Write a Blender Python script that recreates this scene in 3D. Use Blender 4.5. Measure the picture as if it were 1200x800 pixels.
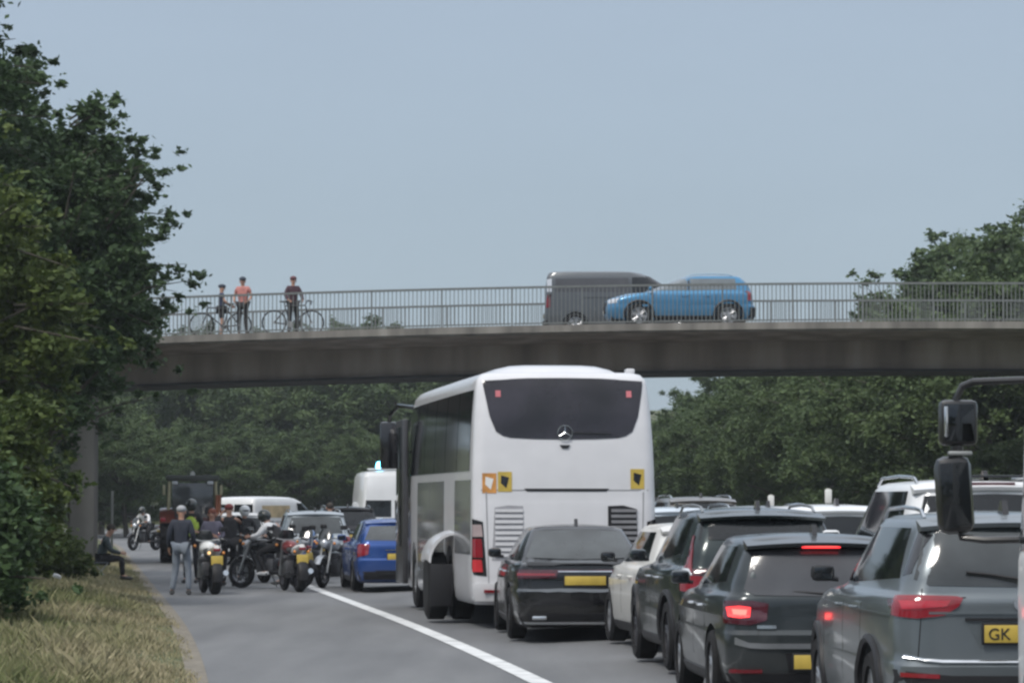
import bpy, bmesh, math, random
import numpy as np
from mathutils import Vector, Matrix
from mathutils.bvhtree import BVHTree
R = math.radians
for o in list(bpy.data.objects): bpy.data.objects.remove(o)
sc = bpy.context.scene
col = sc.collection

# ------------------------------------------------------------------ camera, sky, sun, exposure
CAM_H = 1.77
cam = bpy.data.cameras.new('camera'); cam.lens = 120; cam.sensor_width = 36
cam.clip_start = 0.2; cam.clip_end = 6000
camo = bpy.data.objects.new('camera', cam); col.objects.link(camo)
camo.location = (0, 0, CAM_H); camo.rotation_euler = (R(90) + math.atan(189/4000), 0, 0)
sc.camera = camo
w = bpy.data.worlds.new('World'); sc.world = w; w.use_nodes = True
nt = w.node_tree; nt.nodes.clear()
out = nt.nodes.new('ShaderNodeOutputWorld'); bg = nt.nodes.new('ShaderNodeBackground')
sky = nt.nodes.new('ShaderNodeTexSky'); sky.sky_type = 'NISHITA'; sky.sun_disc = False
SUN_EL, SUN_AZ = 52, 215          # azimuth clockwise from +Y
sky.sun_elevation = R(SUN_EL); sky.sun_rotation = R(SUN_AZ)
sky.air_density = 1.0; sky.dust_density = 1.5; sky.ozone_density = 1.0
mix = nt.nodes.new('ShaderNodeMix'); mix.data_type = 'RGBA'; mix.blend_type = 'MIX'
mix.inputs['Factor'].default_value = 0.86
# thin even overcast veil over the clear sky, a little brighter overhead, faint soft cloud
tc = nt.nodes.new('ShaderNodeTexCoord'); sep = nt.nodes.new('ShaderNodeSeparateXYZ')
ramp = nt.nodes.new('ShaderNodeValToRGB')
nt.links.new(tc.outputs['Generated'], sep.inputs[0]); nt.links.new(sep.outputs['Z'], ramp.inputs[0])
e = ramp.color_ramp.elements
e[0].position = 0.0; e[0].color = (3.45, 4.38, 5.05, 1)
e[1].position = 1.0; e[1].color = (13.0, 13.5, 14.3, 1)
el = ramp.color_ramp.elements.new(0.17); el.color = (3.85, 4.68, 5.8, 1)
el = ramp.color_ramp.elements.new(0.42); el.color = (7.4, 8.1, 9.1, 1)
mp = nt.nodes.new('ShaderNodeMapping'); mp.inputs['Scale'].default_value = (5, 5, 16)
nz = nt.nodes.new('ShaderNodeTexNoise'); nz.inputs['Scale'].default_value = 1.2; nz.inputs['Detail'].default_value = 3
mr = nt.nodes.new('ShaderNodeMapRange'); mr.inputs['To Min'].default_value = 0.93; mr.inputs['To Max'].default_value = 1.07
mul = nt.nodes.new('ShaderNodeVectorMath'); mul.operation = 'SCALE'
nt.links.new(tc.outputs['Generated'], mp.inputs[0]); nt.links.new(mp.outputs[0], nz.inputs['Vector'])
nt.links.new(nz.outputs['Fac'], mr.inputs[0]); nt.links.new(ramp.outputs[0], mul.inputs[0]); nt.links.new(mr.outputs[0], mul.inputs['Scale'])
nt.links.new(sky.outputs[0], mix.inputs['A']); nt.links.new(mul.outputs[0], mix.inputs['B'])
nt.links.new(mix.outputs['Result'], bg.inputs[0]); bg.inputs[1].default_value = 0.1
nt.links.new(bg.outputs[0], out.inputs[0])
sun = bpy.data.lights.new('sun', 'SUN'); sun.energy = 2.2; sun.angle = R(14); sun.color = (1, 0.95, 0.88)
suno = bpy.data.objects.new('sun', sun); col.objects.link(suno)
az, elv = R(SUN_AZ), R(SUN_EL)
d = Vector((math.sin(az)*math.cos(elv), math.cos(az)*math.cos(elv), math.sin(elv)))
suno.rotation_euler = d.to_track_quat('Z', 'Y').to_euler()
sc.view_settings.view_transform = 'Standard'; sc.view_settings.look = 'None'
sc.view_settings.gamma = 1; sc.view_settings.exposure = 0.12
sc.view_settings.use_curve_mapping = False
sc.render.engine = 'CYCLES'
sc.cycles.filter_width = 2.6          # the photograph is a soft, heavily zoomed phone picture
sc.cycles.max_bounces = 6; sc.cycles.transparent_max_bounces = 6

# ------------------------------------------------------------------ materials
MATS = {}
def nodes_of(m):
    m.use_nodes = True
    return m.node_tree, m.node_tree.nodes['Principled BSDF']
def mat(name, colr, rough=0.6, metal=0.0, coat=0.0, var=0.12, scale=6.0, emit=0.0, bump=0.0, spec=0.5, emcol=None, dirt=0.0):
    if name in MATS: return MATS[name]
    m = bpy.data.materials.new(name); nt, b = nodes_of(m)
    c = (*colr, 1)
    b.inputs['Roughness'].default_value = rough; b.inputs['Metallic'].default_value = metal
    b.inputs['Coat Weight'].default_value = coat; b.inputs['Coat Roughness'].default_value = 0.06
    b.inputs['Specular IOR Level'].default_value = spec
    tcn = nt.nodes.new('ShaderNodeTexCoord')
    n = nt.nodes.new('ShaderNodeTexNoise'); n.inputs['Scale'].default_value = scale; n.inputs['Detail'].default_value = 5
    nt.links.new(tcn.outputs['Object'], n.inputs['Vector'])
    r = nt.nodes.new('ShaderNodeMapRange'); r.inputs['From Min'].default_value = 0.3; r.inputs['From Max'].default_value = 0.7
    r.inputs['To Min'].default_value = 1-var; r.inputs['To Max'].default_value = 1+var
    nt.links.new(n.outputs['Fac'], r.inputs[0])
    v = nt.nodes.new('ShaderNodeVectorMath'); v.operation = 'SCALE'; v.inputs[0].default_value = colr
    nt.links.new(r.outputs[0], v.inputs['Scale'])
    last = v.outputs[0]
    if dirt > 0:      # road film on the lower body
        sp = nt.nodes.new('ShaderNodeSeparateXYZ'); nt.links.new(tcn.outputs['Object'], sp.inputs[0])
        r2 = nt.nodes.new('ShaderNodeMapRange'); r2.inputs['From Min'].default_value = 0.2; r2.inputs['From Max'].default_value = 0.75
        r2.inputs['To Min'].default_value = dirt; r2.inputs['To Max'].default_value = dirt*0.12
        nt.links.new(sp.outputs['Z'], r2.inputs[0])
        mm = nt.nodes.new('ShaderNodeMath'); mm.operation = 'MULTIPLY'
        r3 = nt.nodes.new('ShaderNodeMapRange'); r3.inputs['From Min'].default_value = .3; r3.inputs['From Max'].default_value = .7
        n2 = nt.nodes.new('ShaderNodeTexNoise'); n2.inputs['Scale'].default_value = 3; n2.inputs['Detail'].default_value = 6
        nt.links.new(tcn.outputs['Object'], n2.inputs['Vector']); nt.links.new(n2.outputs['Fac'], r3.inputs[0])
        r3.inputs['To Min'].default_value = .4
        nt.links.new(r2.outputs[0], mm.inputs[0]); nt.links.new(r3.outputs[0], mm.inputs[1])
        mx = nt.nodes.new('ShaderNodeMix'); mx.data_type = 'RGBA'
        nt.links.new(mm.outputs[0], mx.inputs['Factor']); nt.links.new(last, mx.inputs['A'])
        mx.inputs['B'].default_value = (0.16, 0.145, 0.125, 1)
        last = mx.outputs['Result']
        rr = nt.nodes.new('ShaderNodeMapRange'); rr.inputs['To Min'].default_value = rough; rr.inputs['To Max'].default_value = 0.8
        nt.links.new(mm.outputs[0], rr.inputs[0]); nt.links.new(rr.outputs[0], b.inputs['Roughness'])
    nt.links.new(last, b.inputs['Base Color'])
    if emit > 0:
        b.inputs['Emission Color'].default_value = (*(emcol or colr), 1); b.inputs['Emission Strength'].default_value = emit
    if bump > 0:
        bp = nt.nodes.new('ShaderNodeBump'); bp.inputs['Strength'].default_value = bump; bp.inputs['Distance'].default_value = 0.02
        n3 = nt.nodes.new('ShaderNodeTexNoise'); n3.inputs['Scale'].default_value = scale*6; n3.inputs['Detail'].default_value = 6
        nt.links.new(tcn.outputs['Object'], n3.inputs['Vector'])
        nt.links.new(n3.outputs['Fac'], bp.inputs['Height']); nt.links.new(bp.outputs[0], b.inputs['Normal'])
    MATS[name] = m
    return m
def paint(name, c, metal=0.35, rough=0.34, dirt=0.25): return mat('paint_'+name, c, rough, metal, 0.6, 0.05, 3, dirt=dirt, spec=.25)
GLASS = mat('dark_glass', (0.011, 0.013, 0.015), 0.06, 0, 0.0, 0.3, 2.5, spec=0.45)
GLASSG = mat('grey_glass', (0.035, 0.041, 0.043), 0.09, 0, 0.0, 0.4, 2.2, spec=0.75)
PLASTIC = mat('black_plastic', (0.012, 0.012, 0.014), 0.55, spec=.35)
TRIM = mat('dark_trim', (0.018, 0.018, 0.020), 0.5, spec=.35)
GLOSSB = mat('gloss_black', (0.01, 0.01, 0.012), 0.15, 0, 0.5)
RUBBER = mat('tyre_rubber', (0.011, 0.011, 0.012), 0.85, var=0.3, scale=9, spec=.3)
RIM = mat('alloy', (0.42, 0.43, 0.45), 0.35, 0.8)
RIMD = mat('alloy_dark', (0.09, 0.09, 0.1), 0.4, 0.7)
CHROME = mat('chrome', (0.6, 0.62, 0.64), 0.16, 0.95)
REDL = mat('tail_lens', (0.21, 0.008, 0.016), 0.12, 0, 0.8)
REDD = mat('tail_lens_dark', (0.06, 0.005, 0.012), 0.12, 0, 0.8)
LIT = mat('brake_lit', (0.9, 0.05, 0.04), 0.3, emit=1.6, emcol=(1, 0.04, 0.05))
LITC = mat('brake_lit_core', (0.9, 0.12, 0.1), 0.3, emit=3.0, emcol=(1, 0.10, 0.08))
CLEARL = mat('clear_lens', (0.55, 0.57, 0.6), 0.1, 0.3, 0.8)
AMBER = mat('amber_lens', (0.7, 0.25, 0.03), 0.2, 0, 0.6)
AMBLIT = mat('amber_lit', (0.9, 0.5, 0.2), 0.3, emit=1.2, emcol=(1, .62, .25))
PLATEY = mat('plate_yellow', (0.47, 0.34, 0.06), 0.5, var=0.12)
PLATEW = mat('plate_white', (0.7, 0.7, 0.68), 0.45, var=0.04)
PLATET = mat('plate_text', (0.02, 0.02, 0.02), 0.5)

# ------------------------------------------------------------------ mesh helpers
def setsmooth(me, ang=35):
    me.polygons.foreach_set('use_smooth', [True]*len(me.polygons))
    me.set_sharp_from_angle(angle=R(ang))
class MB:
    def __init__(s): s.v = []; s.f = []; s.M = None
    def add(s, vs, fs):
        o = len(s.v); s.v += [tuple(v) for v in vs]; s.f += [tuple(i+o for i in f) for f in fs]; return s
    def box(s, c, d, rot=None, bev=0.0):
        hx, hy, hz = d[0]/2, d[1]/2, d[2]/2
        if bev <= 0:
            vs = [Vector((x*hx, y*hy, z*hz)) for z in (-1, 1) for y in (-1, 1) for x in (-1, 1)]
            fs = [(0, 2, 3, 1), (4, 5, 7, 6), (0, 1, 5, 4), (2, 6, 7, 3), (0, 4, 6, 2), (1, 3, 7, 5)]
        else:
            bm = bmesh.new(); bmesh.ops.create_cube(bm, size=1)
            for v in bm.verts: v.co = Vector((v.co.x*d[0], v.co.y*d[1], v.co.z*d[2]))
            bmesh.ops.bevel(bm, geom=bm.edges[:], offset=bev, segments=2, affect='EDGES', profile=0.5)
            bm.verts.index_update()
            vs = [v.co.copy() for v in bm.verts]; fs = [tuple(v.index for v in f.verts) for f in bm.faces]; bm.free()
        if rot is not None:
            m = Matrix.Rotation(rot[2], 3, 'Z') @ Matrix.Rotation(rot[1], 3, 'Y') @ Matrix.Rotation(rot[0], 3, 'X')
            vs = [m @ v for v in vs]
        return s.add([v+Vector(c) for v in vs], fs)
    def tube(s, pts, rad, n=8, cap=True, flat=1.0):
        pts = [Vector(p) for p in pts]
        if not hasattr(rad, '__len__'): rad = [rad]*len(pts)
        vs, fs = [], []
        up = None
        for i, p in enumerate(pts):
            t = (pts[min(i+1, len(pts)-1)]-pts[max(i-1, 0)]).normalized()
            if up is None:
                up = Vector((0, 0, 1)) if abs(t.z) < 0.9 else Vector((0, 1, 0))
            a = t.cross(up).normalized(); b = a.cross(t).normalized(); up = b
            for k in range(n):
                an = 2*math.pi*k/n
                vs.append(p+(a*math.cos(an)+b*math.sin(an)*flat)*rad[i])
        for i in range(len(pts)-1):
            for k in range(n):
                k2 = (k+1) % n
                fs.append((i*n+k, (i+1)*n+k, (i+1)*n+k2, i*n+k2))
        if cap:
            fs.append(tuple(range(n))); fs.append(tuple(reversed([(len(pts)-1)*n+k for k in range(n)])))
        return s.add(vs, fs)
    def lathe(s, prof, axis='x', c=(0, 0, 0), n=28, cap=True):   # prof: (along, radius)
        vs, fs = [], []
        for a, r in prof:
            for k in range(n):
                an = 2*math.pi*k/n; u, v = r*math.cos(an), r*math.sin(an)
                p = {'x': (a, u, v), 'y': (u, a, v), 'z': (u, v, a)}[axis]
                vs.append(Vector(p)+Vector(c))
        m = len(prof)
        for i in range(m-1):
            for k in range(n):
                k2 = (k+1) % n; fs.append((i*n+k, i*n+k2, (i+1)*n+k2, (i+1)*n+k))
        if prof[0] == prof[-1]: cap = False
        if cap and prof[0][1] > 1e-5: fs.append(tuple(reversed(range(n))))
        if cap and prof[-1][1] > 1e-5: fs.append(tuple((m-1)*n+k for k in range(n)))
        return s.add(vs, fs)
    def sph(s, c, r, n=12, m=8):
        if not hasattr(r, '__len__'): r = (r, r, r)
        vs = [Vector((0, 0, -1))]; fs = []
        for j in range(1, m):
            ph = -math.pi/2+math.pi*j/m
            for k in range(n):
                t = 2*math.pi*k/n; vs.append(Vector((math.cos(ph)*math.cos(t), math.cos(ph)*math.sin(t), math.sin(ph))))
        vs.append(Vector((0, 0, 1)))
        for k in range(n):
            k2 = (k+1) % n; fs.append((0, 1+k2, 1+k)); fs.append((len(vs)-1, 1+(m-2)*n+k, 1+(m-2)*n+k2))
            for j in range(m-2): fs.append((1+j*n+k, 1+j*n+k2, 1+(j+1)*n+k2, 1+(j+1)*n+k))
        return s.add([Vector((v.x*r[0], v.y*r[1], v.z*r[2]))+Vector(c) for v in vs], fs)
    def prism(s, poly, axis, a0, a1):    # poly 2D extruded along axis
        def P(u, v, a): return {'x': (a, u, v), 'y': (u, a, v), 'z': (u, v, a)}[axis]
        n = len(poly)
        vs = [P(u, v, a0) for u, v in poly]+[P(u, v, a1) for u, v in poly]
        fs = [tuple(range(n)), tuple(reversed(range(n, 2*n)))]+[(i, i+n, (i+1) % n+n, (i+1) % n) for i in range(n)]
        return s.add(vs, fs)
    def xf(s, m):
        s.v = [tuple(m @ Vector(v)) for v in s.v]; return s
    def build(s, name, m, parent=None, smooth=True, ang=35, fix=True):
        me = bpy.data.meshes.new(name); me.from_pydata(s.v, [], s.f); me.update()
        if fix:
            bm = bmesh.new(); bm.from_mesh(me); bmesh.ops.recalc_face_normals(bm, faces=bm.faces[:]); bm.to_mesh(me); bm.free()
        if smooth: setsmooth(me, ang)
        if m: me.materials.append(m)
        o = bpy.data.objects.new(name, me); col.objects.link(o)
        if parent: o.parent = parent
        return o
def fastmesh(name, V, F, m, parent=None, smooth=False):
    V = np.asarray(V, dtype=np.float32); F = np.asarray(F, dtype=np.int32); k = F.shape[1]
    me = bpy.data.meshes.new(name)
    me.vertices.add(len(V)); me.vertices.foreach_set('co', V.ravel())
    me.loops.add(F.size); me.loops.foreach_set('vertex_index', F.ravel())
    me.polygons.add(len(F)); me.polygons.foreach_set('loop_start', np.arange(0, F.size, k, dtype=np.int32))
    me.polygons.foreach_set('loop_total', np.full(len(F), k, dtype=np.int32))
    me.update(); me.validate()
    if m: me.materials.append(m)
    o = bpy.data.objects.new(name, me); col.objects.link(o)
    if parent: o.parent = parent
    return o
def tag(o, label=None, cat=None, group=None, kind=None):
    if label: o['label'] = label
    if cat: o['category'] = cat
    if group: o['group'] = group
    if kind: o['kind'] = kind
    return o
def thing(name, label, cat, loc=(0, 0, 0), rz=0, group=None):
    o = bpy.data.objects.new(name, None); col.objects.link(o); o.empty_display_size = 0.3
    o.location = loc; o.rotation_euler = (0, 0, rz)
    return tag(o, label, cat, group)
def copy_tree(o, parent=None):
    c = o.copy(); col.objects.link(c); c.parent = parent
    for ch in [x for x in bpy.data.objects if x.parent == o]: copy_tree(ch, c)
    return c

# ------------------------------------------------------------------ road geometry
_Z = np.arange(-40, 420, 1.0)
def _m(z):
    if z > 130: return -0.125-0.0012*(z-130)
    if z > 55: return -0.125
    if z > 20: return -0.085-0.04*(z-20)/35
    return -0.085*max(0, z+10)/30
_X = np.cumsum([_m(z+0.5) for z in _Z]); _X = np.concatenate([[0], _X[:-1]])
_X = _X-np.interp(33.55, _Z, _X)+0.29
def xl(z): return float(np.interp(z, _Z, _X))          # x of the white edge line at distance z
def slope(z): return _m(z)
def gz(X, Z):                                           # ground height
    v = X-xl(Z)
    if v < -3.4: return 0.10*min(1, (-3.4-v)/1.2)+0.06*max(0, min(10, -5-v))
    b = 0.042*max(0, min(7, v-1.0))
    if v > 26: b += 0.05*min(30, v-26)
    return b
def heading(m): return math.atan(-m)
# ------------------------------------------------------------------ setting materials
def asphalt():
    m = bpy.data.materials.new('asphalt'); nt, b = nodes_of(m)
    tcn = nt.nodes.new('ShaderNodeTexCoord')
    def noise(s, d=5, src=None, stretch=None):
        n = nt.nodes.new('ShaderNodeTexNoise'); n.inputs['Scale'].default_value = s; n.inputs['Detail'].default_value = d
        if stretch:
            mp = nt.nodes.new('ShaderNodeMapping'); mp.inputs['Scale'].default_value = stretch; mp.inputs['Rotation'].default_value = (0, 0, R(-6.5))
            nt.links.new(tcn.outputs['Object'], mp.inputs[0]); nt.links.new(mp.outputs[0], n.inputs['Vector'])
        else: nt.links.new(tcn.outputs['Object'], n.inputs['Vector'])
        return n
    a = noise(0.7, 8, stretch=(1.5, 0.16, 1)); g = noise(60, 4)
    r1 = nt.nodes.new('ShaderNodeValToRGB'); r1.color_ramp.elements[0].position = .3; r1.color_ramp.elements[1].position = .72
    r1.color_ramp.elements[0].color = (0.088, 0.096, 0.108, 1); r1.color_ramp.elements[1].color = (0.15, 0.158, 0.168, 1)
    nt.links.new(a.outputs['Fac'], r1.inputs[0])
    mx = nt.nodes.new('ShaderNodeMix'); mx.data_type = 'RGBA'; mx.blend_type = 'OVERLAY'; mx.inputs['Factor'].default_value = .55
    nt.links.new(r1.outputs[0], mx.inputs['A']); nt.links.new(g.outputs['Color'], mx.inputs['B'])
    hs = nt.nodes.new('ShaderNodeHueSaturation'); hs.inputs['Saturation'].default_value = .45; nt.links.new(mx.outputs['Result'], hs.inputs['Color'])
    nt.links.new(hs.outputs[0], b.inputs['Base Color']); b.inputs['Roughness'].default_value = .82
    bp = nt.nodes.new('ShaderNodeBump'); bp.inputs['Strength'].default_value = .5; bp.inputs['Distance'].default_value = .01
    nt.links.new(g.outputs['Fac'], bp.inputs['Height']); nt.links.new(bp.outputs[0], b.inputs['Normal'])
    return m
def ramp_mat(name, cols, scale, rough=.9, detail=8, bump=.4, stretch=(1, 1, 1), dist=.05):
    m = bpy.data.materials.new(name); nt, b = nodes_of(m)
    tcn = nt.nodes.new('ShaderNodeTexCoord'); mp = nt.nodes.new('ShaderNodeMapping'); mp.inputs['Scale'].default_value = stretch
    n = nt.nodes.new('ShaderNodeTexNoise'); n.inputs['Scale'].default_value = scale; n.inputs['Detail'].default_value = detail
    nt.links.new(tcn.outputs['Object'], mp.inputs[0]); nt.links.new(mp.outputs[0], n.inputs['Vector'])
    rp = nt.nodes.new('ShaderNodeValToRGB'); nt.links.new(n.outputs['Fac'], rp.inputs[0])
    k = len(cols)
    for i, c in enumerate(cols):
        p = .3+.42*i/(k-1)
        e = rp.color_ramp.elements[i] if i < 2 else rp.color_ramp.elements.new(p)
        e.position = p; e.color = (*c, 1)
    nt.links.new(rp.outputs[0], b.inputs['Base Color']); b.inputs['Roughness'].default_value = rough
    bp = nt.nodes.new('ShaderNodeBump'); bp.inputs['Strength'].default_value = bump; bp.inputs['Distance'].default_value = dist
    nt.links.new(n.outputs['Fac'], bp.inputs['Height']); nt.links.new(bp.outputs[0], b.inputs['Normal'])
    return m
ASPH = asphalt()
SOIL = ramp_mat('verge_soil', [(0.035, 0.05, 0.018), (0.07, 0.085, 0.03), (0.13, 0.115, 0.06)], 1.3)
EDGE = ramp_mat('gritty_edge', [(0.10, 0.09, 0.07), (0.17, 0.15, 0.12), (0.22, 0.20, 0.16)], 5)
LINE = ramp_mat('line_paint', [(0.36, 0.37, 0.37), (0.62, 0.63, 0.63), (0.72, 0.73, 0.73)], 2.2, .6)
CONC = ramp_mat('bridge_concrete', [(0.14, 0.115, 0.098), (0.21, 0.176, 0.152), (0.30, 0.262, 0.23)], 1.1, .9, 10, .25, (1, 1, .12))
CONCL = ramp_mat('bridge_edge_concrete', [(0.12, 0.112, 0.102), (0.19, 0.178, 0.16), (0.27, 0.255, 0.23)], 2.0, .9, 10, .25, (1, 1, .12))
PIERM = ramp_mat('pier_concrete', [(0.15, 0.14, 0.125), (0.21, 0.195, 0.175), (0.27, 0.255, 0.23)], 1.1, .9, 10, .25, (1, 1, .4))

# ------------------------------------------------------------------ ground, road
def strip(name, v0, v1, dz, m, z0=-35, z1=400, step=3.0, nv=1, kind='structure'):
    V, F = [], []; zs = np.arange(z0, z1+.1, step)
    for z in zs:
        for k in range(nv+1):
            v = v0+(v1-v0)*k/nv; X = xl(z)+v
            V.append((X, z, gz(X, z)+dz))
    for i in range(len(zs)-1):
        for k in range(nv):
            a = i*(nv+1)+k; F.append((a, a+1, a+nv+2, a+nv+1))
    o = fastmesh(name, V, F, m); tag(o, kind=kind); return o
# ground as one sheet reaching the horizon
V, F = [], []
vs_ = [-2500, -900, -300, -120, -60, -30, -18, -12, -9, -7, -5.6, -4.6, -4.0, -3.4, -2, 1, 4, 8, 12, 17, 22, 26, 32, 40, 56, 90, 160, 400, 1000, 2500]
zs_ = list(range(-40, 400, 4))+[420, 500, 700, 1100, 1800, 3000]
zs_ = [-400, -100]+zs_
for z in zs_:
    zz = max(-39, min(399, z))
    for v in vs_:
        X = xl(zz)+v; h = gz(X, zz)
        if z > 230: h += min(14, (z-230)*.05)
        V.append((X, z, h))
nvv = len(vs_)
for i in range(len(zs_)-1):
    for k in range(nvv-1):
        a = i*nvv+k; F.append((a, a+1, a+nvv+1, a+nvv))
g = fastmesh('ground', V, F, SOIL); tag(g, kind='structure')
strip('hard_shoulder', -3.32, -0.0, .004, ASPH, z1=228, nv=2)
strip('road', 0.0, 8.0, .004, ASPH, z1=228, nv=8)
strip('central_reservation', 8.0, 11.0, .004, EDGE, z1=228, nv=3)
strip('far_carriageway', 11.0, 19.0, .004, ASPH, z1=228, nv=8)
strip('road_edge_grit', -3.48, -3.26, .010, EDGE, z1=228)
eo = strip('edge_line', -0.11, 0.11, .012, LINE, z1=225, step=1.0)
strip('carriageway_edge_line', 7.45, 7.65, .012, LINE, z1=225)
for i in range(28):
    z = -20+9*i
    o = strip('lane_dash', 3.65, 3.80, .012, LINE, z, z+2, 1.0)
for i in range(28):
    z = -20+9*i
    o = strip('lane_dash', 14.9, 15.05, .012, LINE, z, z+2, 1.0)
# crash barrier along the central reservation
STEEL = mat('galvanised_steel', (0.33, 0.34, 0.34), .5, .6)
br = thing('crash_barrier', 'galvanised steel crash barrier along the central reservation behind the queue', 'barrier', (0, 0, 0))
b = MB()
for z in range(-10, 220, 4):
    p, q = xl(z)+9.5, xl(z+4)+9.5; h = gz(p, z)
    for a, c in ((.52, -.02), (.60, .03), (.68, -.02)):
        pass
    prof = [(-.02, .50), (.03, .55), (-.01, .61), (.03, .67), (-.02, .72)]
    for i in range(4):
        (a0, h0), (a1, h1) = prof[i], prof[i+1]
        b.add([(p+a0-.1, z, h+h0), (q+a0-.1, z+4, h+h0), (q+a1-.1, z+4, h+h1), (p+a1-.1, z, h+h1)], [(0, 1, 2, 3)])
b.build('rail', STEEL, br)
for z in range(-10, 220, 8):
    X = xl(z)+9.5; MB().box((X, z, gz(X, z)+.33), (.1, .08, .66)).build('post', STEEL, br)

# ------------------------------------------------------------------ bridge
BZ0, BZ1 = 97.0, 105.5                      # near and far edges of the deck
def arch(X): return -0.00083*(X-12.5)**2
DECK = 6.77+.13+.0
bridge = thing('road_bridge', 'concrete road bridge with cantilevered deck crossing over the dual carriageway', 'bridge', (-12.5, 101, 0))
bl = Vector((-12.5, 101, 0))
def lofted(name, prof, X0, X1, m, parent, dx=1.5, off=bl):
    xs = np.arange(X0, X1+.01, dx); V, F = [], []; n = len(prof)
    for X in xs:
        for (y, z) in prof: V.append((X-off.x, y-off.y, z+arch(X)))
    for i in range(len(xs)-1):
        for k in range(n):
            k2 = (k+1) % n; F.append((i*n+k, (i+1)*n+k, (i+1)*n+k2, i*n+k2))
    mb = MB(); mb.add(V, F+[tuple(range(n)), tuple(reversed([(len(xs)-1)*n+k for k in range(n)]))])
    return mb.build(name, m, parent, smooth=False)
XL, XR = -30.0, 42.0
lofted('deck_slab', [(BZ0+.25, DECK-.02), (BZ0+.25, DECK-.24), (99.4, DECK-.40), (103.1, DECK-.40), (BZ1-.25, DECK-.24), (BZ1-.25, DECK-.02)], XL, XR, CONC, bridge)
lofted('edge_beam', [(BZ0, DECK+.03), (BZ0, DECK-.17), (BZ0+.248, DECK-.22), (BZ0+.248, DECK+.03)], XL, XR, CONCL, bridge)
lofted('edge_beam', [(BZ1-.248, DECK+.03), (BZ1-.248, DECK-.26), (BZ1, DECK-.22), (BZ1, DECK+.03)], XL, XR, CONCL, bridge)
lofted('box_girder', [(99.5, DECK-.405), (99.58, 5.68), (103.0, 5.68), (103.1, DECK-.405)], XL, XR, CONC, bridge)
lofted('soffit_shade_strip', [(99.45, 5.676), (99.45, 5.60), (103.05, 5.60), (103.05, 5.676)], XL, XR, PLASTIC if False else mat('soffit_shade', (0.035, 0.035, 0.036), .9), bridge)  # dark strip under the girder: shade of the underside put into its colour
lofted('bridge_road', [(98.6, DECK-.012), (98.6, DECK-.016), (105.1, DECK-.016), (105.1, DECK-.012)], XL, XR, ASPH, bridge)
def pier(X, name, w_=.78):
    b = MB()
    zt = 5.6+arch(X)
    b.box((X-bl.x, 100.2-bl.y, (zt-.5)/2), (w_, 1.0, zt+.5), bev=.03); b.box((X*1.021-bl.x, 102.3-bl.y, (zt-.5)/2), (w_, 1.0, zt+.5), bev=.03)
    b.build('pier', PIERM, bridge)
pier(-12.55, 'pier', .70); pier(25, 'pier', 1.0)
for X in (-25, 38):
    MB().box((X-bl.x, 101.2-bl.y, 2.6), (3, 8, 6.2), bev=.05).build('abutment', CONCL, bridge)
RAILM = mat('parapet_steel', (0.165, 0.175, 0.17), .55, .3)
def parapet(y, label):
    t = thing('parapet', label, 'railing', (0, y, DECK), 0)
    L0, L1 = -24, 40
    pts = [(X, 0, arch(X)+1.12) for X in np.arange(L0, L1+.1, 1.0)]
    b = MB()
    for i in range(len(pts)-1):
        (x0, _, z0), (x1, _, z1) = pts[i], pts[i+1]
        b.add([(x0, -.04, z0-.03), (x1, -.04, z1-.03), (x1, .04, z1-.03), (x0, .04, z0-.03), (x0, -.04, z0+.03), (x1, -.04, z1+.03), (x1, .04, z1+.03), (x0, .04, z0+.03)],
              [(0, 1, 2, 3), (4, 5, 6, 7), (0, 1, 5, 4), (3, 2, 6, 7)])
    b.build('top_rail', RAILM, t, False)
    for i in range(int((L1-L0)/2)+1):
        X = L0+2*i
        MB().box((X, 0, arch(X)+.56), (.045, .05, 1.1)).build('post', RAILM, t, False)
        if X >= L1: break
        b = MB()
        for k in range(1, 17):
            x = X+2*k/17; b.box((x, 0, arch(x)+.58), (.022, .022, 1.02))
        a0, a1 = arch(X), arch(X+2)
        b.add([(X+.035, -.02, a0+.07), (X+1.965, -.02, a1+.07), (X+1.965, .02, a1+.07), (X+.035, .02, a0+.07), (X+.035, -.02, a0+.11), (X+1.965, -.02, a1+.11), (X+1.965, .02, a1+.11), (X+.035, .02, a0+.11)],
              [(0, 1, 2, 3), (4, 5, 6, 7), (0, 1, 5, 4), (3, 2, 6, 7)])
        b.build('railing_panel', RAILM, t, False)
parapet(BZ0+.12, 'grey steel bar parapet on the near edge of the bridge, before the blue car')
parapet(BZ1-.12, 'grey steel bar parapet on the far edge of the bridge, behind the grey van')
# embankments carrying the bridge road at both ends
def embank(Xs, label):
    V, F = [], []
    prof = [(-22, -.1), (-6.5, DECK-1.2), (-4.5, DECK-.35), (4.5, DECK-.35), (6.5, DECK-1.2), (22, -.1)]
    for X, k in Xs:
        for (y, z) in prof: V.append((X, 101+y*k*1.0, z*k if z > 0 else z))
    n = len(prof)
    for i in range(len(Xs)-1):
        for j in range(n-1):
            a = i*n+j; F.append((a, a+n, a+n+1, a+1))
    o = fastmesh('embankment', V, F, SOIL); tag(o, kind='structure')
embank([(-60, 1), (-27, 1), (-26, .97), (-16.5, .08)], '')
embank([(31, .08), (39, .97), (40, 1), (80, 1)], '')

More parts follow.
